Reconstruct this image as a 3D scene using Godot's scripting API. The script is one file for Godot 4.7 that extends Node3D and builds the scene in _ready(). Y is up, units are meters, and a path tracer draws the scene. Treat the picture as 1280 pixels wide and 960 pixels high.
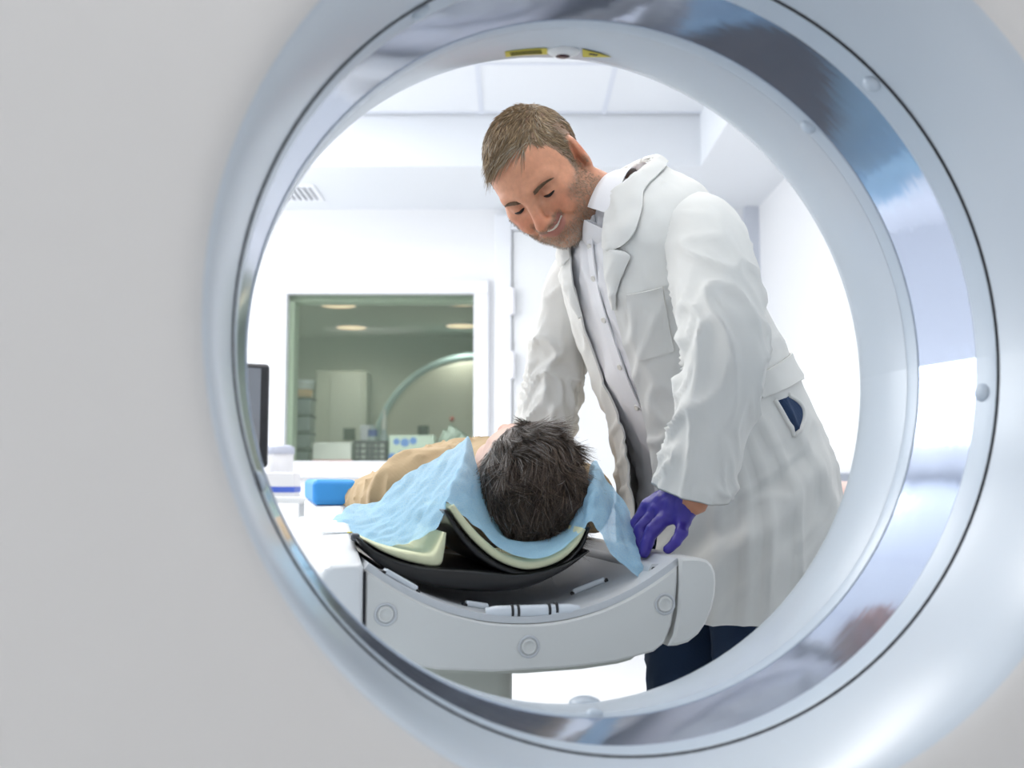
extends Node3D

# ---------------------------------------------------------------- layout
const EYE := 0.90            # camera height
const PITCH := 0.09          # camera tilt upwards
const YAW := 0.22            # the scanner stands turned in the room
const AXIS := 1.02           # height of the bore axis
const WALL_Z := -5.8
const SOFFIT_Z := -4.976
const SOFFIT_Y := 2.42
const CEIL_Y := 2.68
const WALL_R := 1.387
const WALL_L := -2.7
const ROOM_BACK := 2.4
var taken := {}
var rng := RandomNumberGenerator.new()
var fine := FastNoiseLite.new()
var M := {}

func _ready() -> void:
	rng.seed = 7
	fine.seed = 11
	fine.noise_type = FastNoiseLite.TYPE_SIMPLEX_SMOOTH
	fine.frequency = 1.0
	fine.fractal_type = FastNoiseLite.FRACTAL_NONE
	set_camera()
	set_light()
	make_materials()
	build_room()
	build_control_room()
	build_gantry()
	build_table()
	build_head_holder()
	build_patient()
	build_sheet()
	build_doctor()
	build_small_things()

func set_camera() -> void:
	var cam := Camera3D.new()
	cam.name = "camera"
	add_child(cam)
	cam.position = Vector3(0, EYE, 0)
	cam.rotation = Vector3(PITCH, 0, 0)
	cam.fov = rad_to_deg(2.0 * atan(480.0 / 1300.0))
	cam.near = 0.05
	cam.far = 60.0
	cam.current = true
	var at := CameraAttributesPhysical.new()
	at.frustum_focal_length = 24.0 / (2.0 * 480.0 / 1300.0)
	at.frustum_focus_distance = 1.66
	at.exposure_aperture = 4.0
	at.frustum_near = 0.05
	at.frustum_far = 60.0
	cam.attributes = at

func set_light() -> void:
	var we := WorldEnvironment.new()
	we.name = "environment"
	var e := Environment.new()
	e.background_mode = Environment.BG_COLOR
	e.background_color = Color(0.75, 0.82, 0.92)
	e.background_energy_multiplier = 0.3
	e.tonemap_mode = Environment.TONE_MAPPER_LINEAR
	e.tonemap_exposure = 1.0
	e.sdfgi_enabled = true
	e.ssao_enabled = true
	e.ssil_enabled = true
	we.environment = e
	add_child(we)
	# recessed LED panels of the ceiling: x, z, energy
	for p in [[-1.65, -4.05, 3.0], [-1.65, -2.25, 2.3], [0.15, -2.85, 1.6], [0.15, -1.05, 0.9], [-1.65, 0.75, 1.1], [0.15, 1.35, 1.0]]:
		ceiling_panel(p[0], p[1], p[2])
	# daylight entering by the frosted window in the left wall
	var day := AreaLight3D.new()
	day.name = "window_daylight"
	day.area_size = Vector2(1.84, 0.86)
	day.light_energy = 2.2
	day.light_color = Color(0.97, 0.985, 1.0)
	day.area_range = 14.0
	day.area_attenuation = 2.0
	day.shadow_enabled = true
	add_child(day)
	day.position = Vector3(WALL_L + 0.02, 1.82, -3.95)
	day.rotation = Vector3(0, -PI / 2, 0)

# ---------------------------------------------------------------- helpers
func numbered(called: String) -> String:
	if not taken.has(called):
		taken[called] = 0
		return called
	taken[called] += 1
	return "%s_%03d" % [called, taken[called]]

func tag(o: Node, label: String, category: String, group := "", kind := "") -> void:
	if label: o.set_meta("label", label)
	if category: o.set_meta("category", category)
	if group: o.set_meta("group", group)
	if kind: o.set_meta("kind", kind)

func thing(called: String, label: String, category: String, where := Vector3.ZERO, turn := 0.0, group := "") -> Node3D:
	var o := Node3D.new()
	o.name = numbered(called)
	add_child(o)
	o.position = where
	o.rotation.y = turn
	tag(o, label, category, group)
	return o

func structure(called: String, label := "", category := "") -> Node3D:
	var o := Node3D.new()
	o.name = numbered(called)
	add_child(o)
	tag(o, label, category, "", "structure")
	return o

func part(called: String, mesh: Mesh, m: Material, parent: Node, where := Vector3.ZERO, turn := Vector3.ZERO) -> MeshInstance3D:
	var o := MeshInstance3D.new()
	o.name = called if parent != self else numbered(called)
	o.mesh = mesh
	o.material_override = null
	if mesh is PrimitiveMesh:
		mesh.material = m
	else:
		for i in mesh.get_surface_count():
			mesh.surface_set_material(i, m)
	parent.add_child(o, true)
	o.position = where
	o.rotation = turn
	return o

func mat(c: Color, rough := 0.5, metal := 0.0) -> StandardMaterial3D:
	var m := StandardMaterial3D.new()
	m.albedo_color = c
	m.roughness = rough
	m.metallic = metal
	return m

func noise_normal(freq: float, strength: float, size := 512, octaves := 3) -> NoiseTexture2D:
	var t := NoiseTexture2D.new()
	var n := FastNoiseLite.new()
	n.seed = 5
	n.frequency = freq
	n.fractal_octaves = octaves
	t.noise = n
	t.width = size
	t.height = size
	t.seamless = true
	t.as_normal_map = true
	t.bump_strength = strength
	return t

func nz(p: Vector3, s: float) -> float:
	return fine.get_noise_3dv(p * s)

# array mesh out of vertices and triangles, with smooth normals
func mesh_of(v: PackedVector3Array, idx: PackedInt32Array, uv := PackedVector2Array(), col := PackedColorArray(), into: ArrayMesh = null) -> ArrayMesh:
	var n := PackedVector3Array()
	n.resize(v.size())
	var i := 0
	while i < idx.size():
		var a := v[idx[i]]
		var fn := (v[idx[i + 2]] - a).cross(v[idx[i + 1]] - a)
		n[idx[i]] += fn
		n[idx[i + 1]] += fn
		n[idx[i + 2]] += fn
		i += 3
	for k in n.size():
		n[k] = n[k].normalized() if n[k].length_squared() > 1e-24 else Vector3.UP
	var arr := []
	arr.resize(Mesh.ARRAY_MAX)
	arr[Mesh.ARRAY_VERTEX] = v
	arr[Mesh.ARRAY_NORMAL] = n
	if uv.size() == v.size(): arr[Mesh.ARRAY_TEX_UV] = uv
	if col.size() == v.size(): arr[Mesh.ARRAY_COLOR] = col
	arr[Mesh.ARRAY_INDEX] = idx
	var m := into if into else ArrayMesh.new()
	m.add_surface_from_arrays(Mesh.PRIMITIVE_TRIANGLES, arr)
	return m

# grid of points (rows of equal length) to a mesh; wrap closes each row
func grid(rows: Array, wrap := false, into: ArrayMesh = null, us := 1.0, vs := 1.0) -> ArrayMesh:
	var v := PackedVector3Array()
	var uv := PackedVector2Array()
	var idx := PackedInt32Array()
	var nr := rows.size()
	var nc: int = rows[0].size()
	for j in nr:
		for i in nc:
			v.append(rows[j][i])
			uv.append(Vector2(us * i / maxf(1, nc - 1), vs * j / maxf(1, nr - 1)))
	for j in nr - 1:
		for i in (nc if wrap else nc - 1):
			var a := j * nc + i
			var b := j * nc + (i + 1) % nc
			idx.append_array([a, b, b + nc, a, b + nc, a + nc])
	return mesh_of(v, idx, uv, PackedColorArray(), into)

# a sheet of points given thickness along its normals: closed shell
func shell(rows: Array, thick: float, us := 1.0, vs := 1.0) -> ArrayMesh:
	var nr := rows.size()
	var nc: int = rows[0].size()
	var back := []
	for j in nr:
		var r := []
		for i in nc:
			var du: Vector3 = rows[j][mini(i + 1, nc - 1)] - rows[j][maxi(i - 1, 0)]
			var dv: Vector3 = rows[mini(j + 1, nr - 1)][i] - rows[maxi(j - 1, 0)][i]
			r.append(rows[j][i] - du.cross(dv).normalized() * thick)
		back.append(r)
	var m := grid(rows, false, null, us, vs)
	var flipped := []
	for j in nr:
		var r: Array = back[j].duplicate()
		r.reverse()
		flipped.append(r)
	grid(flipped, false, m, us, vs)
	var e1 := []
	var e2 := []
	for i in nc:
		e1.append(rows[0][i]); e2.append(back[0][i])
	for j in range(1, nr):
		e1.append(rows[j][nc - 1]); e2.append(back[j][nc - 1])
	for i in range(nc - 2, -1, -1):
		e1.append(rows[nr - 1][i]); e2.append(back[nr - 1][i])
	for j in range(nr - 2, -1, -1):
		e1.append(rows[j][0]); e2.append(back[j][0])
	grid([e2, e1], false, m)
	return m

# lathe about the z axis: profile of (z, radius)
func lathe_z(profile: Array, segs := 96, a0 := 0.0, a1 := TAU) -> ArrayMesh:
	var rows := []
	for q in profile:
		var r := []
		for i in segs + 1:
			var t := a0 + (a1 - a0) * i / segs
			r.append(Vector3(cos(t) * q[1], sin(t) * q[1], q[0]))
		rows.append(r)
	return grid(rows)

# smooth curve through points, n per span
func curve(pts: Array, n: int, closed := false) -> Array:
	var out := []
	var c := pts.size()
	for i in (c if closed else c - 1):
		var p0: Vector3 = pts[(i - 1 + c) % c] if closed or i > 0 else pts[0]
		var p1: Vector3 = pts[i]
		var p2: Vector3 = pts[(i + 1) % c]
		var p3: Vector3 = pts[(i + 2) % c] if closed or i + 2 < c else pts[c - 1]
		for k in n:
			out.append(p1.cubic_interpolate(p2, p0, p3, float(k) / n))
	if not closed: out.append(pts[c - 1])
	return out

func tube(path: Array, radii: Array, sides := 12, caps := true) -> ArrayMesh:
	var rows := []
	var n := path.size()
	var ref := Vector3.UP
	var d0: Vector3 = (path[1] - path[0]).normalized()
	if absf(d0.dot(ref)) > 0.9: ref = Vector3.RIGHT
	var side := d0.cross(ref).normalized()
	for j in n:
		var d: Vector3 = (path[mini(j + 1, n - 1)] - path[maxi(j - 1, 0)]).normalized()
		side = (side - d * side.dot(d)).normalized()
		var up := side.cross(d)
		var rad: float = radii[j] if radii.size() > 1 else radii[0]
		var r := []
		for i in sides:
			var t := TAU * i / sides
			r.append(path[j] + (side * cos(t) + up * sin(t)) * rad)
		rows.append(r)
	if caps:
		var a := []
		var b := []
		for i in sides:
			a.append(path[0]); b.append(path[n - 1])
		rows.push_front(a)
		rows.push_back(b)
	return grid(rows, true)

# box with rounded edges, centred
func rbox(size: Vector3, r: float, steps := 3) -> ArrayMesh:
	r = minf(r, minf(size.x, minf(size.y, size.z)) * 0.499)
	var rows := []
	var inner := size * 0.5 - Vector3.ONE * r
	var lat := steps * 2
	for j in lat + 2:
		# polar rows: lower hemisphere rows then upper hemisphere rows
		var jj: int = j if j <= steps else j - 1
		var ph := -PI / 2 + PI * jj / lat
		var sy := -1.0 if j <= steps else 1.0
		var row := []
		for q in 4:
			var sx := 1.0 if q == 0 or q == 3 else -1.0
			var sz := 1.0 if q < 2 else -1.0
			for k in steps + 1:
				var t := PI / 2 * q + PI / 2 * k / steps
				row.append(Vector3(sx * inner.x + cos(t) * cos(ph) * r, sy * inner.y + sin(ph) * r, sz * inner.z + sin(t) * cos(ph) * r))
		rows.append(row)
	var c0 := []
	var c1 := []
	for i in rows[0].size():
		c0.append(Vector3(0, -size.y / 2, 0)); c1.append(Vector3(0, size.y / 2, 0))
	rows.push_front(c0)
	rows.push_back(c1)
	return grid(rows, true)

func slab(called: String, lo: Vector3, hi: Vector3, m: Material, parent: Node, bevel := 0.0) -> MeshInstance3D:
	var mesh: Mesh
	if bevel > 0.0:
		mesh = rbox(hi - lo, bevel, 2)
	else:
		var b := BoxMesh.new()
		b.size = hi - lo
		mesh = b
	return part(called, mesh, m, parent, (lo + hi) / 2.0)

# extrude a closed outline (array of Vector2) along z from z0 to z1
func extrude(outline: Array, z0: float, z1: float, bevel := 0.0) -> ArrayMesh:
	var pv := PackedVector2Array(outline)
	if Geometry2D.is_polygon_clockwise(pv): pv.reverse()
	var inset := pv
	if bevel > 0.0:
		var off := Geometry2D.offset_polygon(pv, -bevel, Geometry2D.JOIN_MITER)
		if off.size() == 1 and off[0].size() == pv.size():
			# match the start point
			var best := 0
			for i in off[0].size():
				if off[0][i].distance_to(pv[0]) < off[0][best].distance_to(pv[0]): best = i
			inset = off[0].slice(best) + off[0].slice(0, best)
	var rows := []
	var levels := [[inset, z1], [pv, z1 - bevel], [pv, z0 + bevel], [inset, z0]] if bevel > 0.0 else [[pv, z1], [pv, z0]]
	var m := ArrayMesh.new()
	for k in levels.size() - 1:
		var two := []
		for lv in [levels[k], levels[k + 1]]:
			var r := []
			for q in lv[0]: r.append(Vector3(q.x, q.y, lv[1]))
			two.append(r)
		grid(two, true, m)
	var tri := Geometry2D.triangulate_polygon(inset)
	for side in 2:
		var v := PackedVector3Array()
		var idx := PackedInt32Array()
		for q in inset: v.append(Vector3(q.x, q.y, z1 if side == 0 else z0))
		for i in tri.size() / 3:
			var a := tri[i * 3]
			var b := tri[i * 3 + 1]
			var c := tri[i * 3 + 2]
			var cw := (inset[b] - inset[a]).cross(inset[c] - inset[a]) < 0
			if cw == (side == 0): idx.append_array([a, b, c])
			else: idx.append_array([a, c, b])
		mesh_of(v, idx, PackedVector2Array(), PackedColorArray(), m)
	return m

# ---------------------------------------------------------------- surface nets
func nets(f: Callable, lo: Vector3, hi: Vector3, h: float) -> Array:
	var nx := int(ceil((hi.x - lo.x) / h)) + 1
	var ny := int(ceil((hi.y - lo.y) / h)) + 1
	var nzz := int(ceil((hi.z - lo.z) / h)) + 1
	var val := PackedFloat32Array()
	val.resize(nx * ny * nzz)
	val.fill(9.0)
	var id := PackedInt32Array()
	id.resize(nx * ny * nzz)
	id.fill(-1)
	var sx := 1
	var sy := nx
	var sz := nx * ny
	var B := 6
	var blocks := []
	for bz in range(0, nzz - 1, B):
		for by in range(0, ny - 1, B):
			for bx in range(0, nx - 1, B):
				var c := lo + Vector3(bx + B * 0.5, by + B * 0.5, bz + B * 0.5) * h
				if absf(f.call(c)) > B * h * 1.15: continue
				blocks.append([bx, by, bz])
				for z in range(bz, mini(bz + B + 1, nzz)):
					for y in range(by, mini(by + B + 1, ny)):
						for x in range(bx, mini(bx + B + 1, nx)):
							var k := x + y * sy + z * sz
							if val[k] == 9.0: val[k] = f.call(lo + Vector3(x, y, z) * h)
	var v := PackedVector3Array()
	var off := [0, sx, sy, sx + sy, sz, sx + sz, sy + sz, sx + sy + sz]
	var edges := [[0, 1], [2, 3], [4, 5], [6, 7], [0, 2], [1, 3], [4, 6], [5, 7], [0, 4], [1, 5], [2, 6], [3, 7]]
	var corner := [Vector3(0, 0, 0), Vector3(1, 0, 0), Vector3(0, 1, 0), Vector3(1, 1, 0), Vector3(0, 0, 1), Vector3(1, 0, 1), Vector3(0, 1, 1), Vector3(1, 1, 1)]
	var cells := PackedInt32Array()
	for b in blocks:
		for z in range(b[2], mini(b[2] + B, nzz - 1)):
			for y in range(b[1], mini(b[1] + B, ny - 1)):
				for x in range(b[0], mini(b[0] + B, nx - 1)):
					var k: int = x + y * sy + z * sz
					var inside := 0
					for o in off:
						if val[k + o] < 0.0: inside += 1
					if inside == 0 or inside == 8: continue
					var p := Vector3.ZERO
					var n := 0
					for e in edges:
						var a := val[k + off[e[0]]]
						var d := val[k + off[e[1]]]
						if (a < 0.0) != (d < 0.0):
							p += corner[e[0]].lerp(corner[e[1]], a / (a - d))
							n += 1
					id[k] = v.size()
					v.append(lo + (Vector3(x, y, z) + p / n) * h)
					cells.append(k)
	var idx := PackedInt32Array()
	var axes := [[sx, sy, sz], [sy, sz, sx], [sz, sx, sy]]
	for k in cells:
		var a := val[k]
		for ax in axes:
			var d := val[k + ax[0]]
			if (a < 0.0) == (d < 0.0): continue
			var q1: int = k - ax[1]
			var q2: int = k - ax[2]
			if q1 < 0 or q2 < 0 or k - ax[1] - ax[2] < 0: continue
			var i0 := id[k]
			var i1 := id[q1]
			var i2 := id[k - ax[1] - ax[2]]
			var i3 := id[q2]
			if i1 < 0 or i2 < 0 or i3 < 0: continue
			if a < 0.0: idx.append_array([i0, i2, i1, i0, i3, i2])
			else: idx.append_array([i0, i1, i2, i0, i2, i3])
	return [v, idx]

func smin(a: float, b: float, k: float) -> float:
	var h := maxf(k - absf(a - b), 0.0) / k
	return minf(a, b) - h * h * k * 0.25

func ell(p: Vector3, c: Vector3, r: Vector3) -> float:
	var q := p - c
	var k0 := (q / r).length()
	var k1 := (q / (r * r)).length()
	return k0 * (k0 - 1.0) / maxf(k1, 1e-6)

func cap(p: Vector3, a: Vector3, b: Vector3, ra: float, rb: float) -> float:
	var ab := b - a
	var t := clampf((p - a).dot(ab) / ab.length_squared(), 0.0, 1.0)
	return (p - a - ab * t).length() - lerpf(ra, rb, t)

func blob(p: Vector3, c: Vector3, s: float) -> float:
	return exp(-(p - c).length_squared() / (s * s))


func scan(x: float, y: float, z: float) -> Vector3:
	# scanner axes (x across, y from the bore axis, z metres from the camera along the axis) to the room
	return Vector3(0, AXIS, 0) + Vector3(0.322 + x, y, -z).rotated(Vector3.UP, YAW)

# ---------------------------------------------------------------- materials
func make_materials() -> void:
	make_weave()
	M.wall = mat(Color(0.935, 0.94, 0.95), 0.7)
	M.wall.normal_enabled = true
	M.wall.normal_texture = noise_normal(0.05, 1.2)
	M.wall.normal_scale = 0.12
	M.wall.uv1_triplanar = true
	M.wall.uv1_scale = Vector3(2, 2, 2)
	M.tile = mat(Color(0.915, 0.93, 0.95), 0.85)
	M.tile.normal_enabled = true
	M.tile.normal_texture = noise_normal(0.15, 2.0)
	M.tile.normal_scale = 0.2
	M.tile.uv1_triplanar = true
	M.tile.uv1_scale = Vector3(2, 2, 2)
	M.grid = mat(Color(0.86, 0.88, 0.92), 0.5)
	M.floor = mat(Color(0.925, 0.925, 0.93), 0.25)
	M.frame = mat(Color(0.93, 0.94, 0.96), 0.35)
	M.seal = mat(Color(0.66, 0.74, 0.64), 0.4)
	M.pane = mat(Color(0.62, 0.70, 0.62, 0.10), 0.02)  # pale opacity adds a hazy veil in place of room reflections
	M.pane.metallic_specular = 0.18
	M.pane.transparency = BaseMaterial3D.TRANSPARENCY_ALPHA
	M.door = mat(Color(0.93, 0.94, 0.95), 0.4)
	M.hinge = mat(Color(0.95, 0.95, 0.97), 0.25)
	M.dark = mat(Color(0.10, 0.11, 0.13), 0.5)
	M.black = mat(Color(0.025, 0.03, 0.04), 0.35)
	M.shadow_gap = mat(Color(0.25, 0.26, 0.28), 0.6)
	M.cover = mat(Color(0.885, 0.885, 0.885), 0.33)
	M.bore = mat(Color(0.83, 0.87, 0.91), 0.25)
	M.trim = mat(Color(0.80, 0.85, 0.90), 0.3)
	M.band = mat(Color(0.74, 0.78, 0.86), 0.075, 0.74)
	M.band.normal_enabled = true
	M.band.normal_texture = noise_normal(0.012, 3.0, 512, 2)
	M.band.normal_scale = 0.06
	M.band.uv1_scale = Vector3(6, 1, 1)
	M.plastic = mat(Color(0.88, 0.885, 0.875), 0.35)
	M.plastic_grey = mat(Color(0.82, 0.835, 0.85), 0.4)
	M.plastic_white = mat(Color(0.93, 0.94, 0.945), 0.3)
	M.base = mat(Color(0.80, 0.81, 0.77), 0.5)
	M.clear = mat(Color(0.88, 0.91, 0.94), 0.15)
	M.rubber = mat(Color(0.16, 0.165, 0.18), 0.6)
	M.yellow = mat(Color(0.83, 0.78, 0.22), 0.4)
	M.ink = mat(Color(0.12, 0.11, 0.06), 0.5)
	M.laser = mat(Color(0.25, 0.08, 0.14), 0.1)
	M.carbon = mat(Color(0.045, 0.05, 0.06), 0.32)
	M.foam = mat(Color(0.87, 0.88, 0.74), 0.8)
	M.white = mat(Color(0.93, 0.93, 0.94), 0.5)
	M.red = mat(Color(0.86, 0.20, 0.18), 0.5)
	M.blue = mat(Color(0.24, 0.62, 0.93), 0.5)
	M.glow = mat(Color(1, 1, 1), 0.5)
	M.glow.emission_enabled = true
	M.glow.emission = Color(1.0, 0.99, 0.97)
	M.glow.emission_energy_multiplier = 2.0

func ceiling_panel(x: float, z: float, energy: float) -> void:
	var t := thing("ceiling_light", "", "ceiling light", Vector3(x, CEIL_Y, z), 0.0, "recessed ceiling light panels")
	t.set_meta("label", "white ceiling light panel %s, %s" % ["over the middle of the room" if x > -1.0 else "along the left wall", "nearest the window wall" if z < -4.0 else "beyond the patient's head" if z < -2.5 else "left of the patient table" if z < -1.5 else "over the scanner ring" if z < -0.5 else "just behind the scanner" if z < 1.0 else "at the rear wall"])
	var fm := mat(Color(0.9, 0.91, 0.93), 0.4)
	var gm := mat(Color(1, 1, 1), 0.5)
	gm.emission_enabled = true
	gm.emission = Color(1.0, 0.995, 0.985)
	gm.emission_energy_multiplier = 2.2
	slab("frame", Vector3(-0.6, -0.004, -0.3), Vector3(0.6, 0.05, -0.28), fm, t)
	slab("frame", Vector3(-0.6, -0.004, 0.28), Vector3(0.6, 0.05, 0.3), fm, t)
	slab("frame", Vector3(-0.6, -0.004, -0.28), Vector3(-0.58, 0.05, 0.28), fm, t)
	slab("frame", Vector3(0.58, -0.004, -0.28), Vector3(0.6, 0.05, 0.28), fm, t)
	slab("diffuser", Vector3(-0.58, 0.012, -0.28), Vector3(0.58, 0.03, 0.28), gm, t)
	var a := AreaLight3D.new()
	a.name = "panel_light"
	a.area_size = Vector2(1.14, 0.54)
	a.light_energy = energy
	a.light_color = Color(1.0, 0.99, 0.975)
	a.shadow_enabled = true
	a.area_range = 14.0
	a.area_attenuation = 2.0
	t.add_child(a)
	a.position = Vector3(0, -0.012, 0)
	a.rotation = Vector3(-PI / 2, 0, 0)

# ---------------------------------------------------------------- the room
func build_room() -> void:
	var w: Material = M.wall
	var fl := structure("floor", "glossy white seamless floor of the scanner room", "floor")
	slab("floor_slab", Vector3(WALL_L - 0.1, -0.12, WALL_Z - 0.1), Vector3(WALL_R + 0.1, 0.0, ROOM_BACK + 0.1), M.floor, fl)
	var wl := structure("wall_left", "plain white wall on the left of the scanner room", "wall")
	var lx := WALL_L - 0.12
	slab("wall_panel", Vector3(lx, 0, WALL_Z), Vector3(WALL_L, CEIL_Y + 0.1, -4.9), w, wl)
	slab("wall_panel", Vector3(lx, 0, -4.9), Vector3(WALL_L, 1.36, -3.0), w, wl)
	slab("wall_panel", Vector3(lx, 2.28, -4.9), Vector3(WALL_L, CEIL_Y + 0.1, -3.0), w, wl)
	slab("wall_panel", Vector3(lx, 0, -3.0), Vector3(WALL_L, CEIL_Y + 0.1, ROOM_BACK), w, wl)
	# frosted daylight window in the left wall: it glares in the bright band of the bore
	var dw := structure("window_2", "wide frosted daylight window in the left wall", "window")
	slab("frosted_pane", Vector3(WALL_L - 0.06, 1.36, -4.9), Vector3(WALL_L - 0.04, 2.28, -3.0), glow(Color(0.97, 0.985, 1.0), 2.6), dw)
	for q in [[1.34, 1.38], [2.26, 2.30]]:
		slab("window_frame", Vector3(WALL_L - 0.07, q[0], -4.92), Vector3(WALL_L + 0.015, q[1], -2.98), M.frame, dw)
	for q in [[-4.92, -4.88], [-3.02, -2.98]]:
		slab("window_frame", Vector3(WALL_L - 0.07, 1.38, q[0]), Vector3(WALL_L + 0.015, 2.26, q[1]), M.frame, dw)
	var wr := structure("wall_right", "plain bright white wall on the right of the scanner room", "wall")
	slab("wall_panel", Vector3(WALL_R, 0, WALL_Z), Vector3(WALL_R + 0.12, CEIL_Y + 0.1, ROOM_BACK), w, wr)
	var wf := structure("wall_front", "plain white wall behind the camera side of the scanner", "wall")
	slab("wall_panel", Vector3(WALL_L - 0.12, 0, ROOM_BACK), Vector3(WALL_R + 0.12, CEIL_Y + 0.1, ROOM_BACK + 0.12), w, wf)
	# back wall with openings for the control window and the door
	var wx0 := -1.262
	var wx1 := -0.215
	var wy0 := 0.992
	var wy1 := 1.930
	var dx0 := 0.0
	var dx1 := 0.95
	var dy1 := 2.298
	var wb := structure("wall_back", "white far wall holding the control room window and the door", "wall")
	var zb := WALL_Z - 0.16
	slab("wall_panel", Vector3(WALL_L - 0.12, 0, zb), Vector3(wx0, CEIL_Y + 0.1, WALL_Z), w, wb)
	slab("wall_panel", Vector3(wx0, 0, zb), Vector3(wx1, wy0, WALL_Z), w, wb)
	slab("wall_panel", Vector3(wx0, wy1, zb), Vector3(wx1, CEIL_Y + 0.1, WALL_Z), w, wb)
	slab("wall_panel", Vector3(wx1, 0, zb), Vector3(dx0, CEIL_Y + 0.1, WALL_Z), w, wb)
	slab("wall_panel", Vector3(dx0, dy1, zb), Vector3(dx1, CEIL_Y + 0.1, WALL_Z), w, wb)
	slab("wall_panel", Vector3(dx1, 0, zb), Vector3(WALL_R + 0.12, CEIL_Y + 0.1, WALL_Z), w, wb)
	# narrow pilaster in the far right corner
	slab("corner_column", Vector3(WALL_R - 0.075, 0, WALL_Z), Vector3(WALL_R, SOFFIT_Y, WALL_Z + 0.07), M.trim_wall if M.has("trim_wall") else mat(Color(0.80, 0.82, 0.86), 0.6), wb)
	# control window
	var win := structure("window_1", "white framed viewing window into the dim control room", "window")
	var f0 := 0.085
	slab("window_frame", Vector3(wx0 - 0.10, wy1, WALL_Z - 0.02), Vector3(wx1 + f0, wy1 + 0.08, WALL_Z + 0.035), M.frame, win, 0.006)
	slab("window_frame", Vector3(wx0 - 0.10, wy0 - 0.09, WALL_Z - 0.02), Vector3(wx1 + f0, wy0, WALL_Z + 0.05), M.frame, win, 0.006)
	slab("window_frame", Vector3(wx0 - 0.10, wy0, WALL_Z - 0.02), Vector3(wx0, wy1, WALL_Z + 0.035), M.frame, win, 0.006)
	slab("window_frame", Vector3(wx1, wy0, WALL_Z - 0.02), Vector3(wx1 + f0, wy1, WALL_Z + 0.035), M.frame, win, 0.006)
	slab("glass_seal", Vector3(wx0, wy1 - 0.035, zb), Vector3(wx1, wy1, WALL_Z - 0.03), M.seal, win)
	slab("glass_seal", Vector3(wx0, wy0, zb), Vector3(wx0 + 0.03, wy1 - 0.035, WALL_Z - 0.03), M.seal, win)
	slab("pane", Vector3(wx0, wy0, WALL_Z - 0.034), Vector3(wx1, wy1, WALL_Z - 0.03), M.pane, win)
	# door with frame and hinges
	var door := structure("door_1", "white flush door with two pale hinges beside the window", "door")
	slab("door_leaf", Vector3(dx0 + 0.004, 0.006, WALL_Z - 0.05), Vector3(dx1 - 0.004, dy1 - 0.004, WALL_Z + 0.002), M.door, door, 0.004)
	slab("door_frame", Vector3(dx0 - 0.095, 0, WALL_Z - 0.02), Vector3(dx0 - 0.003, dy1 + 0.09, WALL_Z + 0.026), M.frame, door, 0.006)
	slab("door_frame", Vector3(dx1 + 0.003, 0, WALL_Z - 0.02), Vector3(dx1 + 0.095, dy1 + 0.09, WALL_Z + 0.026), M.frame, door, 0.006)
	slab("door_frame", Vector3(dx0 - 0.003, dy1, WALL_Z - 0.02), Vector3(dx1 + 0.003, dy1 + 0.09, WALL_Z + 0.026), M.frame, door, 0.006)
	for hy in [0.35, 1.527, 1.885]:
		var hc := CylinderMesh.new()
		hc.top_radius = 0.017
		hc.bottom_radius = 0.017
		hc.height = 0.15
		part("hinge", hc, M.hinge, door, Vector3(0.0, hy, WALL_Z + 0.034))
	# lowered ceiling along the far and the right wall
	var so := structure("trim_1", "lowered white soffit under the ceiling along the far wall", "soffit")
	var sx := 0.925
	slab("soffit_box", Vector3(WALL_L, SOFFIT_Y, WALL_Z), Vector3(WALL_R, CEIL_Y + 0.12, SOFFIT_Z), M.tile, so)
	slab("soffit_box", Vector3(sx, SOFFIT_Y, SOFFIT_Z), Vector3(WALL_R, CEIL_Y + 0.12, ROOM_BACK), M.tile, so)
	# tiled ceiling
	var ce := structure("ceiling", "white suspended ceiling of large square tiles", "ceiling")
	slab("ceiling_slab", Vector3(WALL_L - 0.12, CEIL_Y + 0.05, SOFFIT_Z), Vector3(WALL_R + 0.12, CEIL_Y + 0.2, ROOM_BACK + 0.12), M.tile, ce)
	var tm := BoxMesh.new()
	tm.size = Vector3(0.592, 0.02, 0.592)
	tm.material = M.tile
	var lights := [[-1.65, -4.05], [-1.65, -2.25], [0.15, -2.85], [0.15, -1.05], [-1.65, 0.75], [0.15, 1.35]]
	for i in 6:
		for j in 13:
			var x := -2.25 + 0.6 * i - 0.0
			var z := -4.65 + 0.6 * j
			if z > ROOM_BACK: continue
			var skip := false
			for l in lights:
				if absf(x - l[0]) < 0.55 and absf(z - l[1]) < 0.2: skip = true
			if skip: continue
			var o := MeshInstance3D.new()
			o.name = "ceiling_tile"
			o.mesh = tm
			ce.add_child(o, true)
			o.position = Vector3(x, CEIL_Y + 0.012, z)
	for i in 7:
		slab("ceiling_rail", Vector3(-2.562 + 0.6 * i, CEIL_Y - 0.0005, SOFFIT_Z), Vector3(-2.538 + 0.6 * i, CEIL_Y + 0.008, ROOM_BACK), M.grid, ce)
	for j in 13:
		slab("ceiling_rail", Vector3(WALL_L, CEIL_Y - 0.001, -4.962 + 0.6 * j), Vector3(sx, CEIL_Y + 0.007, -4.938 + 0.6 * j), M.grid, ce)
	# air vent in the lowered ceiling
	var ve := thing("ceiling_vent", "small white slatted air vent in the lowered ceiling above the window", "vent", Vector3(-1.18, SOFFIT_Y, -5.45))
	slab("vent_frame", Vector3(-0.15, -0.008, -0.15), Vector3(0.15, 0.002, -0.125), M.frame, ve)
	slab("vent_frame", Vector3(-0.15, -0.008, 0.125), Vector3(0.15, 0.002, 0.15), M.frame, ve)
	slab("vent_frame", Vector3(-0.15, -0.008, -0.125), Vector3(-0.125, 0.002, 0.125), M.frame, ve)
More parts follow.
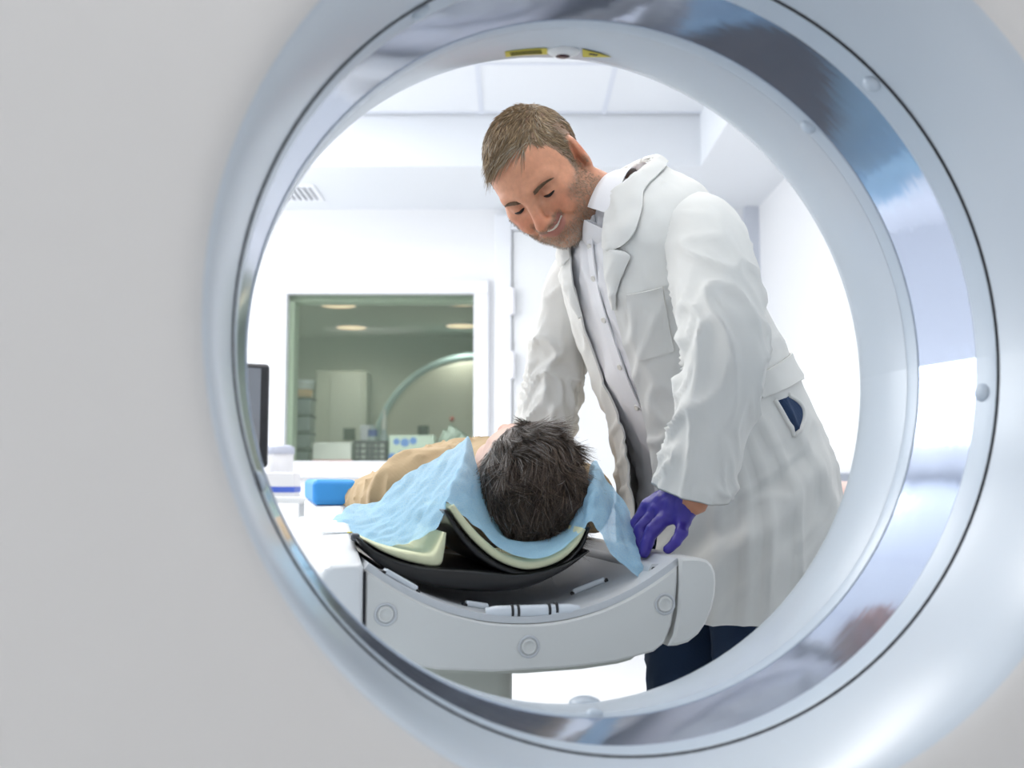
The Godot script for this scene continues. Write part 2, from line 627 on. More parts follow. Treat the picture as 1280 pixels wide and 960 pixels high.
	slab("vent_frame", Vector3(0.125, -0.008, -0.125), Vector3(0.15, 0.002, 0.125), M.frame, ve)
	slab("vent_backing", Vector3(-0.125, -0.002, -0.125), Vector3(0.125, 0.0, 0.125), mat(Color(0.55, 0.57, 0.6), 0.7), ve)
	for k in 8:
		slab("slat", Vector3(-0.118 + k * 0.031, -0.010, -0.125), Vector3(-0.104 + k * 0.031, -0.003, 0.125), M.frame, ve)

# ---------------------------------------------------------------- dim control room behind the window
func build_control_room() -> void:
	var zn := WALL_Z - 0.16
	var zf := -9.95
	var top := 2.25
	var dim := mat(Color(0.90, 0.91, 0.885), 0.8)
	var ceil_m := mat(Color(0.90, 0.91, 0.885), 0.85)
	var fl := structure("floor", "grey floor of the dim control room", "floor")
	slab("floor_slab", Vector3(-2.82, -0.12, zf), Vector3(1.5, 0.0, zn), mat(Color(0.80, 0.81, 0.80), 0.5), fl)
	var ce := structure("ceiling", "dim grey green ceiling of the control room", "ceiling")
	slab("ceiling_slab", Vector3(-2.82, top, zf), Vector3(1.5, top + 0.1, zn), ceil_m, ce)
	var w := structure("wall_far", "dim end wall of the control room", "wall")
	slab("wall_panel", Vector3(-2.82, 0, zf - 0.1), Vector3(1.5, top + 0.1, zf), dim, w)
	var wl := structure("wall_control_left", "dim left wall of the control room", "wall")
	slab("wall_panel", Vector3(-2.94, 0, zf), Vector3(-2.82, top + 0.1, zn), dim, wl)
	var wr := structure("wall_control_right", "dim right wall of the control room", "wall")
	slab("wall_panel", Vector3(1.5, 0, zf), Vector3(1.62, top + 0.1, zn), dim, wr)
	var where := ["upper left", "lower left", "upper right", "lower right"]
	var k := 0
	for p in [[-1.36, -8.05], [-1.44, -9.25], [-0.385, -7.95], [-0.45, -9.15]]:
		var t := thing("downlight", "round warm ceiling downlight seen at the %s through the window" % where[k], "downlight", Vector3(p[0], top, p[1]), 0.0, "downlights in the control room")
		k += 1
		part("bezel", lathe_y([[-0.008, 0.135], [-0.012, 0.14], [-0.004, 0.155], [0.004, 0.155]], 28), M.frame, t)
		part("lamp_disc", lathe_y([[-0.006, 0.0001], [-0.006, 0.136]], 28), glow(Color(1.0, 0.90, 0.74), 0.95), t)
		var l := SpotLight3D.new()
		l.name = "downlight_lamp"
		l.light_color = Color(0.97, 1.0, 0.92)
		l.light_energy = 0.42
		l.light_size = 0.12
		l.spot_angle = 85.0
		l.spot_range = 9.0
		l.spot_attenuation = 2.0
		l.shadow_enabled = true
		t.add_child(l)
		l.position = Vector3(0, -0.02, 0)
		l.rotation = Vector3(-PI / 2, 0, 0)
	# solid stand-in for the scanner's reflection in the glass with a pale blue edge
	var g := thing("scanner_reflection", "large pale round scanner reflection with bluish rim built solid behind the window", "machine", Vector3(-0.335, 0, -9.35))
	var disc := part("front_disc", lathe_z([[0.10, 0.0001], [0.10, 0.60], [0.09, 0.80], [0.06, 0.86]], 72), mat(Color(0.90, 0.89, 0.85), 0.5), g, Vector3(0, 1.10, 0))
	part("rim", lathe_z([[0.06, 0.858], [0.085, 0.875], [0.08, 0.905], [0.03, 0.925], [-0.2, 0.93]], 72), mat(Color(0.74, 0.84, 0.87), 0.4), g, Vector3(0, 1.10, 0))
	slab("plinth", Vector3(-0.7, 0, -0.2), Vector3(0.7, 0.26, 0.05), dim, g)
	slab("screen_panel", Vector3(0.10, 1.54, 0.088), Vector3(0.33, 1.72, 0.125), mat(Color(0.33, 0.36, 0.32), 0.5), g)
	slab("switch_plate", Vector3(-0.50, 1.26, 0.10), Vector3(-0.405, 1.36, 0.125), mat(Color(0.22, 0.24, 0.22), 0.5), g)
	part("red_button", lathe_z([[0.0, 0.02], [0.012, 0.018], [0.014, 0.0001]], 14), M.red, g, Vector3(-0.20, 1.42, 0.10))
	# wall cabinet
	var cb := thing("wall_cabinet", "tall pale cabinet on the control room wall", "cabinet", Vector3(-1.60, 0, -9.80))
	slab("body", Vector3(-0.24, 0.9, -0.14), Vector3(0.24, 1.90, 0.10), mat(Color(0.90, 0.90, 0.87), 0.5), cb, 0.01)
	slab("door", Vector3(-0.10, 0.93, 0.10), Vector3(0.20, 1.87, 0.115), mat(Color(0.92, 0.92, 0.90), 0.45), cb, 0.004)
	slab("door_plate", Vector3(0.03, 1.25, 0.115), Vector3(0.14, 1.36, 0.12), mat(Color(0.30, 0.31, 0.29), 0.5), cb)
	build_desk_things()

func lathe_y(profile: Array, segs := 24) -> ArrayMesh:
	var rows := []
	for q in profile:
		var r := []
		for i in segs + 1:
			var t := TAU * i / segs
			r.append(Vector3(sin(t) * q[1], q[0], cos(t) * q[1]))
		rows.append(r)
	return grid(rows)

func glow(c: Color, e: float) -> StandardMaterial3D:
	var m := mat(c, 0.5)
	m.emission_enabled = true
	m.emission = c
	m.emission_energy_multiplier = e
	return m

func build_desk_things() -> void:
	var zd := -6.35
	var desk := thing("control_desk", "pale desk top running behind the window in the control room", "desk", Vector3(-0.75, 0, -6.42))
	slab("desk_top", Vector3(-0.75, 0.935, -0.42), Vector3(0.75, 0.965, 0.42), M.white, desk, 0.006)
	for x in [-0.7, 0.7]:
		for z in [-0.36, 0.36]:
			slab("leg", Vector3(x - 0.025, 0, z - 0.025), Vector3(x + 0.025, 0.935, z + 0.025), M.plastic_grey, desk)
	var y := 0.965
	# stacked drawer trays with a tub on top
	var st := thing("tray_tower", "stack of four grey see-through drawer trays at the window's left edge", "tray tower", Vector3(-1.285, y, zd))
	for k in 4:
		slab("tray", Vector3(-0.075, 0.105 * k + 0.004, -0.09), Vector3(0.065, 0.105 * k + 0.098, 0.09), mat(Color(0.52, 0.56, 0.55), 0.3), st, 0.008)
		slab("tray_rim", Vector3(-0.08, 0.105 * k + 0.092, -0.095), Vector3(0.07, 0.105 * k + 0.104, 0.095), mat(Color(0.17, 0.19, 0.2), 0.5), st)
	var tub := thing("food_tub", "round clear tub with beige filling and white lid atop the trays", "tub", Vector3(-1.29, y + 0.421, zd))
	part("contents", lathe_y([[0.0, 0.0001], [0.0, 0.066], [0.05, 0.072], [0.052, 0.0001]], 24), mat(Color(0.90, 0.76, 0.55), 0.6), tub)
	part("wall", lathe_y([[0.052, 0.073], [0.09, 0.077]], 24), mat(Color(0.75, 0.78, 0.74), 0.3), tub)
	part("lid", lathe_y([[0.09, 0.083], [0.104, 0.083], [0.108, 0.076], [0.108, 0.0001]], 24), mat(Color(0.86, 0.90, 0.88), 0.4), tub)
	var pc := thing("paper_roll", "leaning white paper cone beside the drawer trays", "paper", Vector3(-1.345, y, zd + 0.17))
	part("cone", lathe_y([[0.0, 0.055], [0.12, 0.042], [0.24, 0.024], [0.33, 0.008], [0.335, 0.0001]], 20), mat(Color(0.86, 0.93, 0.87), 0.7), pc)
	var bx := thing("carton", "white carton with a red stripe along its foot", "carton", Vector3(-1.068, y, zd + 0.1))
	slab("box", Vector3(-0.115, 0, -0.07), Vector3(0.115, 0.145, 0.07), mat(Color(0.90, 0.93, 0.88), 0.6), bx, 0.004)
	slab("stripe", Vector3(-0.116, 0.004, -0.071), Vector3(0.116, 0.040, 0.0712), M.red, bx)
	var kb := thing("equipment_box", "black speckled equipment box beside the white carton", "equipment box", Vector3(-0.845, y, zd + 0.08))
	slab("case", Vector3(-0.10, 0, -0.07), Vector3(0.10, 0.158, 0.07), mat(Color(0.17, 0.18, 0.18), 0.5), kb, 0.006)
	for i in 5:
		for j in 4:
			slab("key", Vector3(-0.088 + i * 0.037, 0.014 + j * 0.034, 0.070), Vector3(-0.064 + i * 0.037, 0.036 + j * 0.034, 0.074), mat([Color(0.42, 0.43, 0.42), Color(0.30, 0.31, 0.31), Color(0.58, 0.59, 0.57)][(i * 2 + j * 3) % 3], 0.5), kb)
	var cd := thing("card_stand", "small white printed card standing behind the black box", "card", Vector3(-0.915, y, zd - 0.12))
	slab("card", Vector3(-0.028, 0.0, -0.004), Vector3(0.028, 0.262, 0.004), mat(Color(0.80, 0.82, 0.83), 0.6), cd)
	for k in 3:
		slab("print_line", Vector3(-0.018, 0.21 - k * 0.02, 0.004), Vector3(0.018, 0.216 - k * 0.02, 0.0046), M.plastic_grey, cd)
	var bt := thing("spray_bottle", "slim clear spray bottle with white pump behind the black box", "bottle", Vector3(-0.795, y, zd - 0.12))
	part("flask", lathe_y([[0.0, 0.0001], [0.0, 0.036], [0.17, 0.038], [0.21, 0.016], [0.24, 0.014]], 20), mat(Color(0.60, 0.66, 0.66), 0.25), bt)
	part("pump", lathe_y([[0.235, 0.018], [0.29, 0.018], [0.30, 0.010], [0.36, 0.009], [0.362, 0.0001]], 16), mat(Color(0.78, 0.80, 0.76), 0.4), bt)
	var b2 := thing("squat_bottle", "squat bottle with a blue label beside the spray bottle", "bottle", Vector3(-0.868, y, zd - 0.13))
	part("flask", lathe_y([[0.0, 0.0001], [0.0, 0.032], [0.20, 0.032], [0.235, 0.014], [0.26, 0.014], [0.262, 0.0001]], 20), mat(Color(0.70, 0.76, 0.76), 0.3), b2)
	part("sticker", lathe_y([[0.19, 0.0335], [0.235, 0.0305]], 20), mat(Color(0.25, 0.33, 0.62), 0.5), b2)
	var bp := thing("patterned_box", "pale green box with blue blotches partly behind the patient", "box", Vector3(-0.60, y, zd + 0.06))
	slab("box", Vector3(-0.135, 0, -0.07), Vector3(0.135, 0.19, 0.07), mat(Color(0.84, 0.92, 0.83), 0.6), bp, 0.004)
	for q in [[-0.09, 0.15, 0.020], [-0.04, 0.145, 0.026], [0.01, 0.155, 0.022], [-0.115, 0.06, 0.024], [-0.06, 0.075, 0.02], [0.03, 0.06, 0.022]]:
		part("blotch", lathe_z([[0.0005, 0.0001], [0.0005, q[2]], [0.0, q[2]]], 14), mat(Color(0.42, 0.60, 0.86), 0.6), bp, Vector3(q[0], q[1], 0.0704))
	var rk := thing("cup_rack", "leaning stack of pale green paper cups at the window's right edge", "cups", Vector3(-0.36, y, zd - 0.05))
	for k in 4:
		var c := part("cup", lathe_y([[0.0, 0.045], [0.11, 0.055], [0.113, 0.053], [0.02, 0.043]], 22), mat(Color(0.82, 0.90, 0.82), 0.6), rk, Vector3(-0.07 + 0.035 * k, 0.06 + 0.028 * (k % 2) + 0.05 * int(k < 2), 0.0))
		c.rotation = Vector3(0.1, 0, -0.55)
	slab("stand", Vector3(-0.10, 0, -0.07), Vector3(0.14, 0.09, 0.07), mat(Color(0.80, 0.88, 0.80), 0.6), rk, 0.006)

# ---------------------------------------------------------------- scanner
func gz(z: float) -> float:
	return 0.95 - z

func outline(t: float, inset: float) -> Vector2:
	# broad rounded housing, centred on the bore axis
	var hx := 1.06 - inset
	var up := 0.93 - inset
	var dn := AXIS - 0.03 - inset
	var c := cos(t)
	var s := sin(t)
	var n := 3.6
	var r := pow(pow(absf(c) / hx, n) + pow(absf(s) / (up if s > 0 else dn), n), -1.0 / n)
	return Vector2(c * r, s * r)

func cover_mesh(profile: Array, face_z: float, side_z: float) -> ArrayMesh:
	# lathe profile up to the flat face, then out to the housing outline and along its side
	var segs := 128
	var rows := []
	for q in profile:
		var r := []
		for i in segs + 1:
			var t := TAU * i / segs
			r.append(Vector3(cos(t) * q[1], sin(t) * q[1], gz(q[0])))
		rows.append(r)
	var last: Array = rows[rows.size() - 1]
	var dir := signf(side_z - face_z)
	for k in [0.12, 0.3, 0.6, 0.85, 1.0]:
		var r := []
		for i in segs + 1:
			var t := TAU * i / segs
			var o := outline(t, 0.09)
			var p := Vector2(last[i].x, last[i].y).lerp(o, k)
			r.append(Vector3(p.x, p.y, gz(face_z)))
		rows.append(r)
	for k in range(1, 9):
		var a := PI / 2 * k / 8
		var r := []
		for i in segs + 1:
			var o := outline(TAU * i / segs, 0.09 * (1.0 - sin(a)))
			r.append(Vector3(o.x, o.y, gz(face_z + dir * 0.09 * (1.0 - cos(a)))))
		rows.append(r)
	var r2 := []
	for i in segs + 1:
		var o := outline(TAU * i / segs, 0.0)
		r2.append(Vector3(o.x, o.y, gz(side_z)))
	rows.append(r2)
	return grid(rows)

func on_bore(deg: float, r: float, z: float) -> Vector3:
	return Vector3(cos(deg_to_rad(deg)) * r, AXIS + sin(deg_to_rad(deg)) * r, gz(z))

func bore_patch(a0: float, a1: float, z0: float, z1: float, r0: float, r1: float, skew := 0.0) -> ArrayMesh:
	var rows := []
	for j in 3:
		var row := []
		for i in 9:
			var q := j / 2.0
			var a := deg_to_rad(lerpf(a0, a1, i / 8.0) + skew * q)
			var r := lerpf(r0, r1, q)
			row.append(Vector3(cos(a) * r, AXIS + sin(a) * r, gz(lerpf(z0, z1, q))))
		rows.append(row)
	return shell(rows, 0.0006)

func build_gantry() -> void:
	var base := scan(0, -AXIS, 0.95)
	var g := thing("ct_scanner", "large white ring shaped scanner housing with a round open bore", "scanner", base, YAW)
	var up := Vector3(0, AXIS, 0)
	var lip := [[0.8795, 0.3618], [0.862, 0.3622], [0.84, 0.363], [0.815, 0.3645], [0.79, 0.3665], [0.77, 0.369], [0.755, 0.372], [0.749, 0.3740], [0.745, 0.3762]]
	var lip_z := []
	for q in lip: lip_z.append([gz(q[0]), q[1]])
	part("bore_lip", lathe_z(lip_z, 160), M.bore, g, up)
	part("rear_cover", cover_mesh([[0.745, 0.3762], [0.741, 0.380], [0.738, 0.386], [0.7365, 0.394], [0.736, 0.405]], 0.736, 0.97), M.cover, g, up)
	var far_lip := [[1.022, 0.3545], [1.05, 0.3555], [1.08, 0.3585], [1.11, 0.3635], [1.13, 0.3680], [1.142, 0.3715], [1.155, 0.377], [1.17, 0.388], [1.185, 0.403], [1.20, 0.425], [1.21, 0.45], [1.214, 0.48]]
	part("front_cover", cover_mesh(far_lip, 1.214, 0.975), M.bore, g, up)
	part("side_band", lathe_outline(0.969, 0.976), M.shadow_gap, g, up)
	part("cover_gap", lathe_z([[gz(0.8815), 0.3600], [gz(0.8805), 0.3655], [gz(0.8795), 0.3655], [gz(0.8785), 0.3618]], 128), M.rubber, g, up)
	part("bore_ring", lathe_z([[gz(0.8815), 0.366], [gz(0.8815), 0.3612], [gz(0.8825), 0.3602], [gz(0.895), 0.3596], [gz(0.910), 0.3590], [gz(0.912), 0.3594], [gz(0.912), 0.364]], 128), M.trim, g, up)
	part("scan_window_band", lathe_z([[gz(0.911), 0.3600], [gz(0.93), 0.3588], [gz(0.955), 0.3572], [gz(0.98), 0.3556], [gz(1.001), 0.3542]], 160), M.band, g, up)
	part("inner_trim_ring", lathe_z([[gz(0.9995), 0.359], [gz(0.9995), 0.3536], [gz(1.001), 0.3531], [gz(1.012), 0.3533], [gz(1.0205), 0.3538], [gz(1.0215), 0.3548], [gz(1.0215), 0.359]], 128), M.trim, g, up)
	for s in [[47.9, 0.3592, 0.893], [48.1, 0.3528, 1.011], [-5.7, 0.3592, 0.902], [125.0, 0.3592, 0.893], [-92.0, 0.3528, 1.011], [200.0, 0.3592, 0.893]]:
		var dome := []
		for k in 6:
			var a := PI / 2 * k / 5
			dome.append([0.0055 * sin(a), 0.0092 * cos(a)])
		var mm := lathe_z(dome, 20)
		var o := part("screw_cap", mm, M.trim, g, on_bore(s[0], s[1], s[2]))
		var inward := -Vector3(cos(deg_to_rad(s[0])), sin(deg_to_rad(s[0])), 0)
		o.basis = Basis(Vector3(0, 0, 1).cross(inward).normalized().cross(inward) * -1.0, Vector3(0, 0, 1).cross(inward).normalized(), inward).orthonormalized()
	# warning stickers and laser outlet on the far rim
	part("warning_label", bore_patch(104.2, 96.4, 1.083, 1.112, 0.3583, 0.3632, -1.4), M.yellow, g)
	for k in 3:
		part("label_print", bore_patch(103.0 - k * 0.4, 97.2 - k * 0.4, 1.089 + k * 0.007, 1.0905 + k * 0.007, 0.3586 + 0.0012 * k, 0.35885 + 0.0012 * k), M.ink, g)
	var tri := SurfaceTool.new()
	tri.begin(Mesh.PRIMITIVE_TRIANGLES)
	for k in 2:
		var q := [on_bore(90.0, 0.3578 - k * 0.0005, 1.080), on_bore(83.8, 0.3598 - k * 0.0005, 1.094), on_bore(88.4, 0.3626 - k * 0.0005, 1.112)]
		if k == 1: q.reverse()
		for p in q: tri.add_vertex(p)
	tri.generate_normals()
	part("warning_triangle", tri.commit(), M.yellow, g)
	part("triangle_mark", bore_patch(88.0, 86.4, 1.091, 1.098, 0.3588, 0.3600), M.ink, g)
	var nose := []
	for k in 7:
		var a := PI / 2 * k / 6
		nose.append([0.007 * sin(a), 0.0165 * cos(a) + 0.002])
	var ap := part("laser_outlet", lathe_z(nose, 28), M.plastic_white, g, on_bore(92.9, 0.3605, 1.095))
	ap.basis = Basis(Vector3(1, 0, 0), PI / 2 + 0.12)
	var lens := part("lens", lathe_z([[0.0072, 0.0001], [0.0074, 0.004], [0.0066, 0.0075], [0.005, 0.009]], 24), M.laser, ap)
	lens.position = Vector3(0, 0, 0.0006)
	var knob := []
	for k in 7:
		var a := PI / 2 * k / 6
		knob.append([0.009 * sin(a), 0.018 * cos(a)])
	var kn := part("lower_lens_cover", lathe_z(knob, 28), M.bore, g, on_bore(-88.5, 0.3665, 1.118))
	kn.basis = Basis(Vector3(1, 0, 0), -PI / 2)
	# floor plinth
	slab("plinth", Vector3(-0.85, 0.0, gz(1.16)), Vector3(0.85, 0.06, gz(0.80)), M.plastic_grey, g, 0.01)

func lathe_outline(z0: float, z1: float) -> ArrayMesh:
	var rows := []
	for z in [z0, z1]:
		var r := []
		for i in 129:
			var o := outline(TAU * i / 128, 0.002)
			r.append(Vector3(o.x, o.y, gz(z)))
		rows.append(r)
	return grid(rows)

# ---------------------------------------------------------------- patient table (local axes: z = 1.34 - distance along the scanner axis)
func dip(x: float) -> float:
	# height of the hollow cradle surface across the table, from the bore axis
	return -0.3005 + 0.070 * pow(absf(x) / 0.205, 2.1)

func bolt_cap(parent: Node, x: float, y: float) -> void:
	var b := part("bolt_cap", lathe_z([[-0.006, 0.0100], [0.0025, 0.0100], [0.0035, 0.0092], [0.0035, 0.0070], [0.0015, 0.0062], [0.0015, 0.0001]], 28), M.plastic, parent, Vector3(x, AXIS + y, 0.0))
	part("cap_recess", lathe_z([[0.0005, 0.0108], [0.0016, 0.0118], [0.0022, 0.0135], [0.0010, 0.0148]], 28), M.plastic_grey, b)

func build_table() -> void:
	var base := scan(0, -AXIS, 1.34)
	var t := thing("patient_table", "pale grey scanner table with a hollow cradle and rounded end panel", "patient table", base, YAW)
	# end panel with the curved upper edge
	var pts := []
	for i in 25:
		var x := -0.2125 + 0.42 * i / 24.0
		pts.append(Vector2(x, AXIS + dip(x) - 0.010))
	pts.append(Vector2(0.2065, AXIS - 0.262))
	pts.append(Vector2(0.2035, AXIS - 0.290))
	pts.append(Vector2(0.1975, AXIS - 0.318))
	pts.append(Vector2(0.188, AXIS - 0.340))
	pts.append(Vector2(0.172, AXIS - 0.3515))
	pts.append(Vector2(0.12, AXIS - 0.3625))
	pts.append(Vector2(0.05, AXIS - 0.368))
	pts.append(Vector2(-0.05, AXIS - 0.369))
	pts.append(Vector2(-0.12, AXIS - 0.3635))
	pts.append(Vector2(-0.17, AXIS - 0.352))
	pts.append(Vector2(-0.2125, AXIS - 0.334))
	part("end_panel", extrude(pts, -0.055, 0.0, 0.003), M.plastic, t)
	bolt_cap(t, -0.1863, -0.2921)
	bolt_cap(t, 0.0, -0.3385)
	bolt_cap(t, 0.1881, -0.2889)
	# cradle: long hollow top
	var rows := []
	for j in 2:
		var r := []
		for i in 33:
			var x := -0.208 + 0.416 * i / 32.0
			r.append(Vector3(x, AXIS + dip(x), -0.004 if j == 0 else -2.15))
		rows.append(r)
	part("cradle_top", shell(rows, 0.009), M.plastic_grey, t)
	# body below the cradle and the tray under it
	var body := []
	for q in [[-0.2, -0.25], [0.2, -0.25], [0.196, -0.30], [0.17, -0.352], [0.06, -0.366], [-0.06, -0.366], [-0.17, -0.352], [-0.2, -0.30]]:
		body.append(Vector2(q[0], AXIS + q[1] - 0.0))
	var under := []
	for i in 17:
		var x := 0.2 - 0.4 * i / 16.0
		under.append(Vector2(x, AXIS + dip(x) - 0.012))
	for q in [[-0.2, -0.30], [-0.17, -0.351], [-0.06, -0.365], [0.06, -0.365], [0.17, -0.351], [0.2, -0.30]]:
		under.append(Vector2(q[0], AXIS + q[1]))
	part("table_body", extrude(under, -2.15, -0.056), M.plastic, t)
	var tray := []
	for q in [[-0.16, -0.354], [-0.10, -0.3645], [0.0, -0.367], [0.10, -0.3645], [0.165, -0.354], [0.150, -0.366], [0.13, -0.3705], [0.08, -0.3755], [0.0, -0.378], [-0.08, -0.3755], [-0.14, -0.370]]:
		tray.append(Vector2(q[0], AXIS + q[1] + 0.0))
	part("under_tray", extrude(tray, -1.2, -0.03), M.base, t)
	# right armrest housing with rounded end
	var hr := []
	for q in [[0.2095, -0.2290], [0.222, -0.2275], [0.238, -0.2280], [0.250, -0.2315], [0.2575, -0.2385], [0.2615, -0.249], [0.2625, -0.262], [0.2605, -0.280], [0.2555, -0.298], [0.2470, -0.316], [0.236, -0.330], [0.221, -0.3405], [0.2045, -0.3445], [0.192, -0.3445], [0.200, -0.330], [0.2065, -0.300], [0.2095, -0.262]]:
		hr.append(Vector2(q[0], AXIS + q[1]))
	part("side_rail", extrude(hr, -1.9, 0.002, 0.004), M.plastic, t)
	# inner step on the right: flat ledge between cradle and housing
	var st := []
	for q in [[0.176, -0.2520], [0.180, -0.2440], [0.183, -0.2385], [0.2095, -0.2375], [0.2095, -0.262], [0.18, -0.275]]:
		st.append(Vector2(q[0], AXIS + q[1]))
	part("rail_ledge", extrude(st, -1.9, -0.035, 0.002), M.plastic_grey, t)
	var gr := []
	for q in [[0.184, -0.2425], [0.2085, -0.2415], [0.2085, -0.2445], [0.182, -0.2455]]:
		gr.append(Vector2(q[0], AXIS + q[1]))
	part("ledge_groove", extrude(gr, -0.06, -0.0335), M.rubber, t)
	# left control housing, its top rising away from the scanner
	var rl := []
	var prof := [[-0.2150, -0.345], [-0.2150, -0.236], [-0.2175, -0.2300], [-0.224, -0.2285], [-0.256, -0.2300], [-0.264, -0.2325], [-0.2690, -0.239], [-0.2715, -0.262], [-0.2700, -0.290], [-0.262, -0.320], [-0.250, -0.345]]
	for j in 8:
		var zz: float = [0.0, -0.004, -0.012, -0.10, -0.25, -0.42, -0.46, -0.47][j]
		var shrink: float = [0.006, 0.002, 0.0, 0.0, 0.0, 0.0, 0.003, 0.012][j]
		var rise := clampf(-zz / 0.42, 0.0, 1.0) * 0.062
		var r := []
		for q in prof:
			var k := clampf((q[1] + 0.30) / 0.06, 0.0, 1.0)
			r.append(Vector3(q[0] + (shrink if q[0] < -0.24 else -shrink), AXIS + q[1] + rise * k - shrink * k, zz + 0.012))
		rl.append(r)
	var c0 := []
	var c1 := []
	for i in prof.size():
		c0.append(Vector3(-0.243, AXIS - 0.29, 0.012))
		c1.append(Vector3(-0.243, AXIS - 0.27, -0.458))
	rl.push_front(c0)
	rl.push_back(c1)
	part("control_housing", grid(rl, true), M.plastic_white, t)
	slab("panel_gap", Vector3(-0.2150, AXIS - 0.31, -0.05), Vector3(-0.2118, AXIS - 0.238, 0.001), M.rubber, t)
	# print on the housing: two rows of small key marks
	for k in 6:
		var key := slab("key_mark", Vector3(-0.0035, -0.0004, -0.003), Vector3(0.0035, 0.0004, 0.003), M.yellow if k == 5 else M.plastic_grey, t)
		key.position = Vector3(-0.2575 + k * 0.0075, AXIS - 0.2300 + 0.062 * 0.20 / 0.42 + 0.0022, -0.188)
		key.rotation = Vector3(atan(0.062 / 0.42), 0, 0)
	# long rail on the left behind the housing
	slab("side_rail", Vector3(-0.262, AXIS - 0.33, -1.9), Vector3(-0.209, AXIS - 0.236, -0.46), M.plastic, t, 0.012)
	# rollers and clips in the cradle
	roller(t, "roller", Vector3(-0.055, 0, -0.012), Vector3(0.072, 0, -0.012), 0.0085)
	for k in [-0.022, -0.014, 0.028, 0.038]:
		part("roller_band", tube([Vector3(k, AXIS + dip(k) + 0.0055, -0.012), Vector3(k + 0.0035, AXIS + dip(k) + 0.0055, -0.012)], [0.0091], 16), M.rubber, t)
	clip(t, Vector3(-0.165, 0, -0.03), 0.052, 0.40)
	clip(t, Vector3(0.118, 0, -0.12), 0.050, -0.42)
	clip(t, Vector3(-0.055, 0, -0.075), 0.032, 0.06)
	# column under the table
	slab("column", Vector3(-0.30, 0.05, -1.15), Vector3(0.02, AXIS - 0.364, -0.16), M.base, t, 0.03)
	slab("foot_plate", Vector3(-0.36, 0.0, -1.5), Vector3(0.26, 0.06, -0.16), M.base, t, 0.02)

func roller(t: Node, called: String, a: Vector3, b: Vector3, r: float) -> void:
	var pa := Vector3(a.x, AXIS + dip((a.x + b.x) / 2) + 0.0055, a.z)
	var pb := Vector3(b.x, AXIS + dip((a.x + b.x) / 2) + 0.0055, b.z)
	var path := []
	var rad := []
	for k in 11:
		path.append(pa.lerp(pb, k / 10.0))
		rad.append(r * (0.75 if k == 0 or k == 10 else 1.0))
	part(called, tube(path, rad, 16), M.clear, t)

func clip(t: Node, c: Vector3, wide: float, tilt: float) -> void:
	var slope := (dip(c.x + 0.01) - dip(c.x - 0.01)) / 0.02
	var o := part("strap_clip", rbox(Vector3(wide, 0.008, 0.014), 0.003, 3), M.clear, t, Vector3(c.x, AXIS + dip(c.x) + 0.004, c.z))
	o.rotation = Vector3(0, tilt * 0.6, atan(slope))
	for s in [-1, 1]:
		var e := part("clip_slot", rbox(Vector3(0.006, 0.004, 0.016), 0.001, 1), M.rubber, o, Vector3(s * (wide / 2 + 0.001), -0.002, 0))

